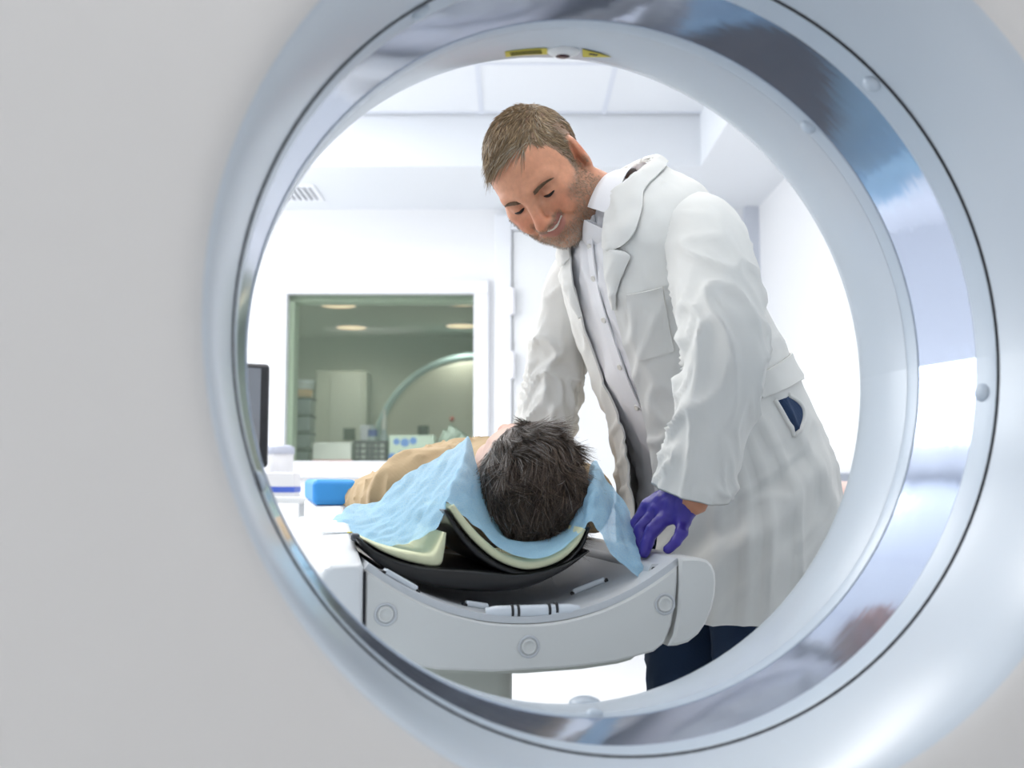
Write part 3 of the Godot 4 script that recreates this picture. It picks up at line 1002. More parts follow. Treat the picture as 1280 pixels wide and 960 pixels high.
# ---------------------------------------------------------------- heads
# head axes: x to the person's left, y up, z forward; origin between the ears
func head_sdf(p: Vector3, smile: bool) -> float:
	var q := Vector3(absf(p.x), p.y, p.z)
	var d := ell(p, Vector3(0, 0.030, -0.014), Vector3(0.0755, 0.080, 0.0975))
	d = smin(d, ell(p, Vector3(0, -0.025, 0.030), Vector3(0.0645, 0.085, 0.064)), 0.03)
	d = smin(d, ell(q, Vector3(0.028, -0.068, 0.030), Vector3(0.034, 0.040, 0.046)), 0.022)
	d = smin(d, ell(p, Vector3(0, -0.098, 0.066), Vector3(0.024, 0.017, 0.019)), 0.024)
	d = smin(d, ell(q, Vector3(0.044, -0.018, 0.058), Vector3(0.022, 0.018, 0.024)), 0.02)
	d = smin(d, cap(q, Vector3(0.008, 0.0165, 0.0885), Vector3(0.044, 0.018, 0.0700), 0.0085, 0.0062), 0.018)
	# muzzle
	d = smin(d, ell(p, Vector3(0, -0.057, 0.070), Vector3(0.032, 0.028, 0.027)), 0.018)
	if smile:
		d = smin(d, ell(q, Vector3(0.037, -0.040, 0.070), Vector3(0.019, 0.016, 0.018)), 0.014)
	# eye sockets, lids
	d = -smin(-d, ell(q, Vector3(0.0315, 0.001, 0.0935), Vector3(0.019, 0.0115, 0.0155)), 0.011)
	d = smin(d, ell(q, Vector3(0.0315, -0.001, 0.0745), Vector3(0.0148, 0.0105, 0.0125)), 0.005)
	# nose
	d = smin(d, cap(p, Vector3(0, 0.012, 0.0885), Vector3(0, -0.031, 0.1120), 0.0074, 0.0110), 0.012)
	d = smin(d, ell(p, Vector3(0, -0.0375, 0.1125), Vector3(0.0122, 0.0100, 0.0112)), 0.007)
	d = smin(d, ell(q, Vector3(0.0132, -0.0395, 0.1000), Vector3(0.0076, 0.0074, 0.0108)), 0.006)
	d = -smin(-d, cap(q, Vector3(0.0066, -0.0505, 0.102), Vector3(0.0070, -0.0415, 0.103), 0.0032, 0.0028), 0.003)
	# mouth
	var mq := q - Vector3(0, 0.007 if smile else 0.0, 0.001)
	var wide := 0.028 if smile else 0.022
	var lift := 0.0125 if smile else 0.001
	var up1 := cap(mq, Vector3(0, -0.0590, 0.0955), Vector3(wide * 0.55, -0.0580 + lift * 0.3, 0.0905), 0.0044, 0.0040)
	up1 = minf(up1, cap(mq, Vector3(wide * 0.55, -0.0580 + lift * 0.3, 0.0905), Vector3(wide, -0.062 + lift, 0.0785), 0.0040, 0.002))
	var low := cap(mq, Vector3(0, -0.0755 + (0.0 if smile else 0.003), 0.0925), Vector3(wide * 0.55, -0.0725 + lift * 0.35, 0.0885), 0.0054, 0.0046)
	low = minf(low, cap(mq, Vector3(wide * 0.55, -0.0725 + lift * 0.35, 0.0885), Vector3(wide, -0.063 + lift, 0.0785), 0.0046, 0.002))
	d = smin(d, up1, 0.006)
	d = smin(d, low, 0.006)
	if smile:
		var slit := cap(mq, Vector3(0, -0.0670, 0.0985), Vector3(wide * 0.55, -0.0650 + lift * 0.32, 0.094), 0.0036, 0.0033)
		slit = minf(slit, cap(mq, Vector3(wide * 0.55, -0.0650 + lift * 0.32, 0.094), Vector3(wide * 0.95, -0.0625 + lift, 0.0815), 0.0033, 0.0014))
		d = -smin(-d, slit, 0.003)
		d = -smin(-d, cap(q, Vector3(0.0205, -0.036, 0.0990), Vector3(0.0385, -0.062, 0.0820), 0.0036, 0.0030), 0.009)
	# ears
	var e := q - Vector3(0.0765, -0.006, -0.014)
	e = e.rotated(Vector3(0, 1, 0), -0.42).rotated(Vector3(1, 0, 0), -0.18)
	var ear := ell(e, Vector3.ZERO, Vector3(0.0085, 0.031, 0.0185))
	ear = -smin(-ear, ell(e, Vector3(0.0090, 0.004, 0.003), Vector3(0.0095, 0.0215, 0.0120)), 0.003)
	ear = smin(ear, ell(e, Vector3(0.003, -0.002, -0.004), Vector3(0.0035, 0.013, 0.004)), 0.003)
	d = smin(d, ear, 0.006)
	return d

func neck_sdf(p: Vector3, foot: Vector3) -> float:
	return cap(p, Vector3(0, -0.052, -0.022), foot, 0.0535, 0.050)

const HAIR_LINE := [[-0.12, -0.062], [-0.075, -0.058], [-0.048, -0.040], [-0.036, 0.000], [-0.026, 0.024], [-0.008, 0.026], [0.004, 0.014], [0.010, -0.020], [0.026, -0.022], [0.032, 0.010], [0.040, 0.050], [0.052, 0.074], [0.066, 0.079], [0.12, 0.076]]

func hair_line(p: Vector3) -> float:
	var z := clampf(p.z, -0.119, 0.119)
	for i in HAIR_LINE.size() - 1:
		if z <= HAIR_LINE[i + 1][0]:
			var t: float = (z - HAIR_LINE[i][0]) / (HAIR_LINE[i + 1][0] - HAIR_LINE[i][0])
			return lerpf(HAIR_LINE[i][1], HAIR_LINE[i + 1][1], smoothstep(0, 1, t))
	return 0.076

# skin colour of the face in linear values
func skin_color(p: Vector3, base: Color, beard: Color, grey: Color, stubble: float) -> Color:
	var q := Vector3(absf(p.x), p.y, p.z)
	var c := base
	# blood in cheeks, nose and ears
	var red := 0.55 * blob(q, Vector3(0.040, -0.030, 0.078), 0.022) + 0.6 * blob(p, Vector3(0, -0.03, 0.112), 0.016) + 0.7 * blob(q, Vector3(0.08, -0.006, -0.014), 0.02)
	c = c.lerp(Color(base.r * 1.02, base.g * 0.72, base.b * 0.66), clampf(red, 0, 0.8))
	c = c * (1.0 + 0.07 * nz(p, 90.0) + 0.05 * nz(p, 260.0))
	if stubble > 0.0:
		var line := lerpf(-0.062, -0.012, smoothstep(0.030, 0.064, q.x))
		var jaw := smoothstep(line + 0.008, line - 0.010, p.y) * smoothstep(-0.014, 0.004, p.z + 0.25 * (p.y + 0.02))
		jaw = maxf(jaw, smoothstep(0.016, 0.008, absf(p.z - 0.020)) * smoothstep(0.02, -0.01, p.y) * smoothstep(0.05, 0.062, q.x))
		var cheek := blob(q, Vector3(0.037, -0.040, 0.085), 0.0195)
		jaw *= 1.0 - clampf(cheek * 1.6, 0, 1)
		var tash := smoothstep(0.0105, 0.006, absf(p.y + 0.0465 - 0.18 * q.x)) * smoothstep(0.034, 0.028, q.x) * smoothstep(0.075, 0.085, p.z)
		var mask := clampf(maxf(jaw, tash), 0, 1)
		var grain := clampf(0.62 + 0.5 * nz(p, 420.0) + 0.25 * nz(p, 190.0), 0.15, 1.0)
		var greyish := clampf(smoothstep(-0.075, -0.10, p.y) + 0.35 * nz(p, 70.0), 0, 1)
		c = c.lerp(beard.lerp(grey, greyish), mask * grain * stubble)
	# lips
	var lip := 0.0
	var on := absf(p.y + 0.0595 - clampf(q.x / 0.028, 0, 1) * clampf(q.x / 0.028, 0, 1) * 0.012)
	lip = smoothstep(0.0135, 0.0105, on) * smoothstep(0.029, 0.024, q.x) * smoothstep(0.080, 0.086, p.z)
	c = c.lerp(Color(0.42, 0.155, 0.13), lip * 0.75)
	c.a = 1.0
	return c

func strand(v: PackedVector3Array, idx: PackedInt32Array, col: PackedColorArray, pts: Array, w: float, c: Color) -> void:
	var n := pts.size()
	var d0: Vector3 = (pts[n - 1] - pts[0]).normalized()
	var ref := Vector3(0.31, 0.83, 0.46)
	if absf(d0.dot(ref)) > 0.93: ref = Vector3(0.9, -0.1, 0.2)
	var s := d0.cross(ref).normalized()
	var t := d0.cross(s)
	var start := v.size()
	for j in n:
		var r := w * (1.0 if j == 0 else 1.0 - 0.85 * pow(float(j) / (n - 1), 2.0))
		for k in 3:
			var a := TAU * k / 3.0
			v.append(pts[j] + (s * cos(a) + t * sin(a)) * r)
			col.append(c)
	for j in n - 1:
		for k in 3:
			var a := start + j * 3 + k
			var b := start + j * 3 + (k + 1) % 3
			idx.append_array([a, b, b + 3, a, b + 3, a + 3])

# ---------------------------------------------------------------- the doctor (axes: x to his left, y up, z the way he faces)
const DOC_AT := Vector3(0.42, 0, -1.88)
const DOC_TURN := -PI / 3
var doc_head: Transform3D

func doc_local(world: Vector3) -> Vector3:
	return (world - DOC_AT).rotated(Vector3.UP, -DOC_TURN)

func place_doc_head() -> void:
	var F := Vector3(-0.17, -0.75, 0.66).normalized()
	var Lv := Vector3.UP.cross(F).normalized()
	var U := F.cross(Lv)
	var roll := deg_to_rad(28.0)
	var L2 := Lv * cos(roll) + U * sin(roll)
	var b := Basis(L2, F.cross(L2), F)
	var at := Vector3(0.0475, 1.418, -1.735)
	doc_head = Transform3D(Basis.from_euler(Vector3(0, -DOC_TURN, 0)) * b, doc_local(at))

# joints of the doctor, local
const SH_L := Vector3(0.155, 1.285, 0.235)
const EL_L := Vector3(0.290, 1.062, 0.300)
const WR_L := Vector3(0.241, 0.868, 0.323)
const SH_R := Vector3(-0.178, 1.288, 0.237)
const EL_R := Vector3(-0.232, 1.085, 0.255)
const WR_R := Vector3(-0.190, 0.900, 0.330)
const NECK := Vector3(0.0, 1.355, 0.270)

func doc_body_sdf(p: Vector3) -> float:
	var d := cap(p, Vector3(0, 0.95, 0.0), Vector3(0, 1.12, 0.12), 0.115, 0.10)
	d = smin(d, cap(p, Vector3(0, 1.12, 0.12), Vector3(0, 1.27, 0.215), 0.10, 0.095), 0.05)
	d = smin(d, cap(p, SH_L + Vector3(-0.02, -0.02, 0), SH_R + Vector3(0.02, -0.02, 0), 0.036, 0.036), 0.06)
	d = smin(d, cap(p, NECK + Vector3(0, -0.06, -0.02), NECK, 0.052, 0.050), 0.03)
	d = smin(d, cap(p, NECK, doc_head * Vector3(0, -0.06, -0.02), 0.046, 0.046), 0.03)
	for s in 2:
		var a := SH_L if s == 0 else SH_R
		var b := EL_L if s == 0 else EL_R
		var c := WR_L if s == 0 else WR_R
		d = smin(d, cap(p, a + Vector3(0, -0.025, 0), b, 0.036, 0.034), 0.02)
		d = smin(d, cap(p, b, c, 0.036, 0.025), 0.02)
		var x := 0.085 if s == 0 else -0.085
		d = smin(d, cap(p, Vector3(x, 0.90, 0.0), Vector3(x * 1.05, 0.50, 0.03), 0.075, 0.05), 0.05)
		d = smin(d, cap(p, Vector3(x * 1.05, 0.50, 0.03), Vector3(x * 1.1, 0.10, -0.01), 0.05, 0.036), 0.02)
		d = smin(d, cap(p, Vector3(x * 1.1, 0.06, -0.02), Vector3(x * 1.2, 0.05, 0.15), 0.036, 0.03), 0.03)
	return d

const SKIN := Color(0.62, 0.285, 0.165)
const DOC_HAIR := Color(0.165, 0.105, 0.055)

func build_doctor() -> void:
	place_doc_head()
	var doc := thing("person", "person in an open white coat and purple glove leaning over the table", "person", DOC_AT, DOC_TURN)
	# body: coarse trunk and limbs, fine head, one mesh
	var inv := doc_head.affine_inverse()
	var foot := inv * NECK
	var hs := func(q: Vector3) -> float:
		return smin(head_sdf(q, true), neck_sdf(q, foot), 0.03)
	var hn := nets(hs, Vector3(-0.105, -0.165, -0.14), Vector3(0.105, 0.135, 0.135), 0.0027)
	var v := PackedVector3Array()
	var col := PackedColorArray()
	var hv: PackedVector3Array = hn[0]
	var scalp := Color(0.20, 0.135, 0.085)
	for q in hv:
		v.append(doc_head * q)
		var c := skin_color(q, SKIN, Color(0.22, 0.135, 0.085), Color(0.46, 0.39, 0.32), 0.82)
		var up := q.y - hair_line(q)
		if absf(q.x) < 0.079: c = c.lerp(scalp, smoothstep(-0.003, 0.005, up + 0.004 * nz(q, 200.0)) * 0.85)
		col.append(c)
	var idx: PackedInt32Array = hn[1]
	var bn := nets(doc_body_sdf, Vector3(-0.36, 0.0, -0.16), Vector3(0.38, 1.44, 0.46), 0.014)
	var m := mesh_of(v, idx, PackedVector2Array(), col)
	var bc := PackedColorArray()
	bc.resize(bn[0].size())
	bc.fill(SKIN)
	mesh_of(bn[0], bn[1], PackedVector2Array(), bc, m)
	var skin := mat(Color.WHITE, 0.46)
	skin.vertex_color_use_as_albedo = true
	skin.subsurf_scatter_enabled = true
	skin.subsurf_scatter_strength = 0.12
	part("body", m, skin, doc)
	doc_face(doc)
	doc_hair(doc, hv)
	build_doc_clothes(doc)

func doc_face(doc: Node) -> void:
	# teeth and lashes follow the head
	var f := Node3D.new()
	f.name = "face_details"
	var t := []
	for k in 13:
		var x := -0.024 + 0.048 * k / 12.0
		var u := absf(x) / 0.028
		t.append(doc_head * Vector3(x, -0.0588 + u * u * 0.0110, 0.0935 - 0.0135 * u * u))
	part("teeth", tube(t, [0.0032], 10), mat(Color(0.93, 0.90, 0.84), 0.25), doc)
	f.free()
	for s in [-1.0, 1.0]:
		var l := []
		for k in 9:
			var a := -1.0 + 2.0 * k / 8.0
			l.append(doc_head * Vector3(s * (0.0315 + a * 0.0138), -0.0045 - 0.0022 * (1.0 - a * a) + 0.0010 * absf(a), 0.0872 - 0.0075 * a * a - 0.003 * maxf(0, a)))
		part("eyelashes", tube(l, [0.0008, 0.0016, 0.0021, 0.0023, 0.0024, 0.0024, 0.0022, 0.0018, 0.0008], 6), mat(Color(0.12, 0.08, 0.06), 0.7), doc)

func doc_hair(doc: Node, hv: PackedVector3Array) -> void:
	var r := RandomNumberGenerator.new()
	r.seed = 3
	var v := PackedVector3Array()
	var idx := PackedInt32Array()
	var col := PackedColorArray()
	var count := hv.size()
	for n in 36000:
		var q := hv[r.randi() % count]
		q += Vector3(r.randf_range(-1, 1), r.randf_range(-1, 1), r.randf_range(-1, 1)) * 0.0018
		if absf(q.x) > 0.0775: continue
		var up := q.y - hair_line(q)
		if up < -0.002 or (up < 0.006 and r.randf() > 0.6): continue
		var nrm := Vector3(q.x / 0.0057, (q.y - 0.034) / 0.0077, (q.z + 0.014) / 0.0095).normalized()
		var top := smoothstep(0.055, 0.10, q.y)
		var front := smoothstep(0.02, 0.075, q.z) * smoothstep(0.045, 0.07, q.y)
		# combed forward and to his right on top with a lift at the brow; short and downwards at the sides
		var flow := Vector3(-0.25 * top, -1.0 + top * 0.9, -0.45 + 1.35 * top)
		flow += Vector3(-1.15, 0.25, 0.1) * front
		flow += Vector3(nz(q, 70.0), nz(q + Vector3(9, 0, 0), 70.0), nz(q + Vector3(0, 9, 0), 70.0)) * 0.45
		flow += Vector3(r.randf_range(-1, 1), r.randf_range(-1, 1), r.randf_range(-1, 1)) * 0.16
		flow = (flow - nrm * flow.dot(nrm) * 0.9).normalized()
		var side := smoothstep(0.02, 0.06, up)
		var ln := lerpf(0.006, 0.018, side) + 0.034 * front + 0.004 * top
		ln *= r.randf_range(0.75, 1.2)
		var lift := lerpf(0.10, 0.30, side) + 0.50 * front
		var pts := []
		for k in 5:
			var a := k / 4.0
			var p := q + flow * ln * a + nrm * ln * lift * (a - 0.55 * a * a) - nrm * 0.001
			p += Vector3(-0.30, -0.42, -0.05) * front * ln * a * a * 0.9
			pts.append(doc_head * p)
		var tone := r.randf()
		var c := DOC_HAIR.lerp(Color(0.47, 0.34, 0.20), tone * 0.9)
		c = c * (0.82 + 0.5 * clampf(0.5 + nz(q, 110.0), 0.0, 1.0))
		if r.randf() < 0.10 + 0.22 * (1.0 - side): c = Color(0.46, 0.39, 0.30)
		c.a = 1.0
		strand(v, idx, col, pts, 0.00055 + 0.0002 * r.randf(), c)
	# eyebrows
	for s in [-1.0, 1.0]:
		for n in 330:
			var a := r.randf()
			var p := Vector3(s * (0.013 + 0.033 * a), 0.0125 + 0.010 * a - 0.010 * a * a * a + r.randf_range(-0.0032, 0.0032) * (1.0 - 0.6 * a), 0.0958 - 0.0185 * a * a)
			var d := Vector3(s * 0.9, 0.25 - 0.5 * a, -0.4 * a).normalized() * 0.008
			strand(v, idx, col, [doc_head * (p - Vector3(0, 0, 0.0015)), doc_head * (p + d * 0.6 + Vector3(0, 0, 0.0004)), doc_head * (p + d)], 0.0005, Color(0.17, 0.105, 0.06))
	# short beard
	for n in 16000:
		var q := hv[r.randi() % count]
		var ax := absf(q.x)
		var line := lerpf(-0.062, -0.012, smoothstep(0.030, 0.064, ax))
		var jaw := smoothstep(line + 0.004, line - 0.014, q.y) * smoothstep(-0.010, 0.008, q.z + 0.25 * (q.y + 0.02))
		jaw *= 1.0 - clampf(1.6 * blob(Vector3(ax, q.y, q.z), Vector3(0.037, -0.040, 0.085), 0.0195), 0, 1)
		var tash := smoothstep(0.0095, 0.005, absf(q.y + 0.0465 - 0.18 * ax)) * smoothstep(0.034, 0.028, ax) * smoothstep(0.075, 0.085, q.z)
		var lips := absf(q.y + 0.0595 - ax * ax / 0.000784 * 0.012) < 0.0110 and ax < 0.027 and q.z > 0.07
		if lips or q.y < -0.118 or r.randf() > maxf(jaw, tash): continue
		var nrm := Vector3(q.x, (q.y + 0.03) * 0.6, q.z - 0.02).normalized()
		var d := (Vector3(q.x * 4.0, -0.8, 0.25) + nrm * 0.5).normalized() * r.randf_range(0.003, 0.0055)
		var c := Color(0.30, 0.20, 0.125).lerp(Color(0.62, 0.55, 0.47), clampf(smoothstep(-0.06, -0.10, q.y) * 0.9 * r.randf() + 0.25 * r.randf(), 0, 1))
		strand(v, idx, col, [doc_head * (q - nrm * 0.0006), doc_head * (q + d * 0.6 + nrm * 0.0006), doc_head * (q + d)], 0.00042, c)
	var hm := mat(Color.WHITE, 0.5)
	hm.vertex_color_use_as_albedo = true
	part("hair", mesh_of(v, idx, PackedVector2Array(), col), hm, doc)


# ---------------------------------------------------------------- the doctor's clothes
# coat sections from collar to hem: height, forward shift, half width, half depth in front, half depth behind, tilt, front opening on his left and right (degrees)
const COAT := [
	[1.402, 0.282, 0.072, 0.066, 0.066, 38.0, 42.0, 42.0],
	[1.372, 0.268, 0.112, 0.085, 0.082, 36.0, 36.0, 36.0],
	[1.335, 0.250, 0.158, 0.108, 0.100, 34.0, 25.0, 30.0],
	[1.255, 0.215, 0.178, 0.126, 0.118, 30.0, 20.0, 24.0],
	[1.150, 0.158, 0.178, 0.140, 0.124, 27.0, 15.0, 24.0],
	[1.050, 0.092, 0.176, 0.165, 0.120, 20.0, 11.0, 15.0],
	[0.970, 0.042, 0.182, 0.195, 0.118, 11.0, 9.0, 12.0],
	[0.890, 0.014, 0.192, 0.212, 0.122, 4.0, 8.0, 10.0],
	[0.790, 0.012, 0.198, 0.215, 0.116, 0.0, 8.0, 9.0],
	[0.668, 0.022, 0.200, 0.210, 0.104, 0.0, 8.0, 9.0]]

func coat_row(v: float) -> Array:
	var i := clampi(int(floor(v)), 0, COAT.size() - 2)
	var t := v - i
	var a: Array = COAT[i]
	var b: Array = COAT[i + 1]
	var z: Array = COAT[maxi(i - 1, 0)]
	var y: Array = COAT[mini(i + 2, COAT.size() - 1)]
	var out := []
	for k in 8:
		out.append(cubic_interpolate(a[k], b[k], z[k], y[k], t))
	return out

func section_pt(r: Array, u: float, grow: float) -> Vector3:
	var tilt := deg_to_rad(r[5])
	var fw := Vector3(0, -sin(tilt), cos(tilt))
	var n := 2.25
	var a: float = r[2] + grow
	var b: float = (r[3] if cos(u) > 0 else r[4]) + grow
	var k := pow(pow(absf(sin(u)) / a, n) + pow(absf(cos(u)) / b, n), -1.0 / n)
	return Vector3(0, r[0], r[1]) + Vector3(1, 0, 0) * sin(u) * k + fw * cos(u) * k

func ridge(x: float) -> float:
	var y := 1.0 - absf(x)
	return y * y * y

func coat_pt(v: float, u: float, grow := 0.0) -> Vector3:
	var r := coat_row(v)
	var p := section_pt(r, u, grow)
	var out := Vector3(sin(u), 0.0, cos(u))
	# drape: long soft folds running down, deeper towards the hem; small creases over the back and waist
	var low := smoothstep(4.5, 8.5, v)
	var fold := (ridge(fine.get_noise_3d(u * 2.3, v * 0.14, 3.0) * 1.6) - 0.35) * (0.003 + 0.010 * low)
	fold += (ridge(fine.get_noise_3d(u * 1.6 + v * 0.9, v * 0.55 - u * 0.8, 17.0) * 1.5) - 0.3) * 0.0050 * smoothstep(1.5, 3.5, v)
	fold += fine.get_noise_3d(u * 3.0, v * 1.2, 40.0) * 0.0022
	# pull towards the hip pocket
	var du := wrapf(u - 1.75, -PI, PI)
	fold += 0.010 * exp(-pow((du + (v - 6.3) * 0.55) / 0.16, 2.0)) * smoothstep(6.0, 7.0, v)
	fold -= 0.008 * exp(-pow((du + 0.33 + (v - 6.3) * 0.55) / 0.17, 2.0)) * smoothstep(6.0, 7.0, v)
	return p + out * fold

func coat_patch(cells: Array, grow: float, thick: float) -> ArrayMesh:
	# rows of [v, u] pairs refined to a thick patch lying on the coat
	var rows := []
	for j in cells.size():
		var r := []
		for c in cells[j]: r.append(coat_pt(c[0], c[1], grow + (c[2] if c.size() > 2 else 0.0)))
		rows.append(r)
	return shell(rows, thick)

func sleeve(path: Array, radii: Array, seed_at: float, bend: Vector3) -> ArrayMesh:
	var pts := curve(path, 16)
	var rad := []
	for i in radii.size() - 1:
		for k in 16: rad.append(lerpf(radii[i], radii[i + 1], smoothstep(0, 1, k / 16.0)))
	rad.append(radii[radii.size() - 1])
	var n := pts.size()
	var sides := 72
	var rows := []
	var side := Vector3.ZERO
	var along := 0.0
	for j in n:
		var d: Vector3 = (pts[mini(j + 1, n - 1)] - pts[maxi(j - 1, 0)]).normalized()
		if j == 0:
			side = d.cross(Vector3(0.2, 0.1, 1)).normalized()
		else:
			along += pts[j].distance_to(pts[j - 1])
		side = (side - d * side.dot(d)).normalized()
		var up := side.cross(d)
		var r := []
		var q := float(j) / (n - 1)
		for i in sides:
			var t := TAU * i / sides
			var o := side * cos(t) + up * sin(t)
			var inner := 0.5 + 0.5 * o.dot(bend)
			var skew := along * 12.5 + o.dot(bend) * 0.9 + o.x * 1.3 + o.y * 0.9
			var w := ridge(fine.get_noise_3d(skew, cos(t) * 0.8 + seed_at, sin(t) * 0.8) * 1.35) - 0.35
			var amp := 0.0015 + 0.0085 * smoothstep(0.35, 0.62, q) * (0.35 + 0.65 * inner)
			amp *= 1.0 - 0.8 * smoothstep(0.93, 1.0, q)
			var big := ridge(fine.get_noise_3d(along * 9.0 + o.dot(bend) * 0.6, cos(t) * 0.7, sin(t) * 0.7 + seed_at * 3.0) * 1.4) - 0.35
			r.append(pts[j] + o * (rad[j] + w * amp + big * 0.010 * smoothstep(0.15, 0.45, q)))
		rows.append(r)
	# turned hem: the cuff folds in
	var last: Array = rows[n - 1]
	for k in 2:
		var r := []
		for i in sides: r.append(last[i].lerp(pts[n - 1], 0.07 + 0.12 * k) + (pts[n - 1] - pts[n - 3]).normalized() * (-0.004 - 0.05 * k))
		rows.append(r)
	return grid(rows, true, null, 4.0, 8.0)

func cloth(c: Color, rough: float, scale: float, relief := 0.35) -> StandardMaterial3D:
	var m := mat(c, rough)
	m.normal_enabled = true
	m.normal_texture = M.weave
	m.normal_scale = relief
	m.uv1_triplanar = true
	m.uv1_scale = Vector3.ONE * scale
	m.rim_enabled = true
	m.rim = 0.25
	m.rim_tint = 0.6
	return m

func make_weave() -> void:
	# fine twill as a height picture turned into normals
	var im := Image.create(128, 128, false, Image.FORMAT_RGBA8)
	for y in 128:
		for x in 128:
			var a := 0.5 + 0.25 * sin((x + y) * TAU / 8.0) + 0.15 * sin((x - y) * TAU / 16.0) + 0.1 * fine.get_noise_2d(x * 0.4, y * 0.4)
			im.set_pixel(x, y, Color(a, a, a))
	im.bump_map_to_normal_map(2.0)
	M.weave = ImageTexture.create_from_image(im)

func build_doc_clothes(doc: Node) -> void:

	var white := cloth(Color(0.90, 0.90, 0.885), 0.85, 46.0, 0.2)
	white.backlight_enabled = true
	white.backlight = Color(0.22, 0.22, 0.215)
	var shirt_m := cloth(Color(0.94, 0.94, 0.95), 0.75, 20.0, 0.2)
	var dn := cloth(Color(0.15, 0.235, 0.36), 0.9, 18.0, 0.6)
	dn.detail_enabled = false
	# coat body
	var rows := []
	for j in 145:
		var v := -0.5 + 9.5 * j / 144.0
		var r := coat_row(v)
		var u0 := deg_to_rad(r[6])
		var u1 := TAU - deg_to_rad(r[7])
		var row := []
		for i in 141:
			row.append(coat_pt(v, lerpf(u0, u1, i / 140.0)))
		rows.append(row)
	part("coat", shell(rows, 0.004, 6.0, 8.0), white, doc)
	var sl := part("coat_sleeve", sleeve([Vector3(0.070, 1.322, 0.215), Vector3(0.150, 1.283, 0.222), Vector3(0.226, 1.185, 0.258), Vector3(0.287, 1.066, 0.300), Vector3(0.268, 0.965, 0.314), Vector3(0.240, 0.878, 0.320)], [0.050, 0.068, 0.067, 0.061, 0.056, 0.056], 1.7, Vector3(-0.6, -0.2, 0.77)), white, doc)
	var sr := part("coat_sleeve", sleeve([Vector3(-0.085, 1.322, 0.215), Vector3(-0.165, 1.280, 0.225), Vector3(-0.205, 1.185, 0.245), Vector3(-0.228, 1.085, 0.262), Vector3(-0.212, 0.99, 0.295), Vector3(-0.190, 0.895, 0.330)], [0.050, 0.066, 0.063, 0.058, 0.056, 0.055], 8.3, Vector3(0.6, -0.2, 0.77)), white, doc)
	# shirt
	var srows := []
	for j in 61:
		var v := -0.45 + 8.25 * j / 60.0
		var r := coat_row(v)
		r[3] = minf(r[3], 0.142 + 0.012 * maxf(0.0, v - 4.0))
		var row := []
		for i in 73:
			var u := TAU * i / 72.0
			var p := section_pt(r, u, -0.007)
			p += Vector3(sin(u), 0, cos(u)) * ((ridge(fine.get_noise_3d(u * 3.0 + v * 0.3, v * 0.45, 60.0) * 1.5) - 0.3) * 0.008 + fine.get_noise_3d(u * 6.0, v * 2.0, 80.0) * 0.002)
			row.append(p)
		srows.append(row)
	var shirt := part("shirt", grid(srows, false, null, 6, 6), shirt_m, doc)
	# placket strip and buttons
	var pl := []
	for j in 40:
		var v := 0.75 + 5.2 * j / 39.0
		var r := coat_row(v)
		r[3] = minf(r[3], 0.142 + 0.012 * maxf(0.0, v - 4.0))
		var row := []
		for i in 5:
			row.append(section_pt(r, deg_to_rad(-3.0 + 14.0 * i / 4.0) * 0.10 / (r[2] + 0.02), -0.006))
		pl.append(row)
	part("placket", shell(pl, 0.003), shirt_m, shirt)
	for k in 6:
		var v := 1.15 + k * 0.72
		var r := coat_row(v)
		r[3] = minf(r[3], 0.142 + 0.012 * maxf(0.0, v - 4.0))
		var p := section_pt(r, deg_to_rad(4.0) * 0.10 / (r[2] + 0.02), -0.003)
		var b := part("button", lathe_z([[0.0, 0.0052], [0.0015, 0.0052], [0.0022, 0.0045], [0.0016, 0.003], [0.0016, 0.0001]], 16), mat(Color(0.88, 0.87, 0.84), 0.3), shirt, p)
		b.rotation = Vector3(deg_to_rad(r[5]), 0, 0)
	collar(doc, shirt_m, white, dn)
	# jeans
	var legs := ArrayMesh.new()
	for s in [-1.0, 1.0]:
		var lr := []
		for j in 50:
			var q := j / 49.0
			var c := Vector3(s * (0.088 + 0.016 * q), lerpf(0.88, 0.07, q), 0.030 + 0.045 * sin(q * PI) - 0.045 * q)
			var rad := lerpf(0.098, 0.062, smoothstep(0.0, 0.85, q))
			var row := []
			for i in 40:
				var t := TAU * i / 40
				var w := (ridge(fine.get_noise_3d(q * 16.0 + cos(t), cos(t) * 1.1 + s * 5.0, sin(t) * 1.1) * 1.4) - 0.35) * 0.006
				row.append(c + Vector3(cos(t), 0, sin(t)) * (rad + w))
			lr.append(row)
		grid(lr, true, legs)
	part("jeans", legs, dn, doc)
	for s in [-1.0, 1.0]:
		var sh := []
		for j in 14:
			var q := j / 13.0
			var hgt := lerpf(0.085, 0.045, smoothstep(0.2, 0.9, q)) * sqrt(maxf(0.05, 1.0 - pow(maxf(0, q - 0.85) / 0.16, 2.0))) * (0.6 if j == 0 else 1.0)
			var wd := 0.034 + 0.012 * sin(q * PI) - 0.012 * maxf(0, q - 0.85) / 0.15
			var row := []
			for i in 20:
				var t := TAU * i / 20
				row.append(Vector3(s * 0.106 + cos(t) * wd, maxf(0.0, hgt * 0.5 + sin(t) * hgt * 0.5), -0.075 + 0.28 * q))
			sh.append(row)
		part("shoe", grid(sh, true), mat(Color(0.12, 0.10, 0.09), 0.4), doc)
	gloves(doc)

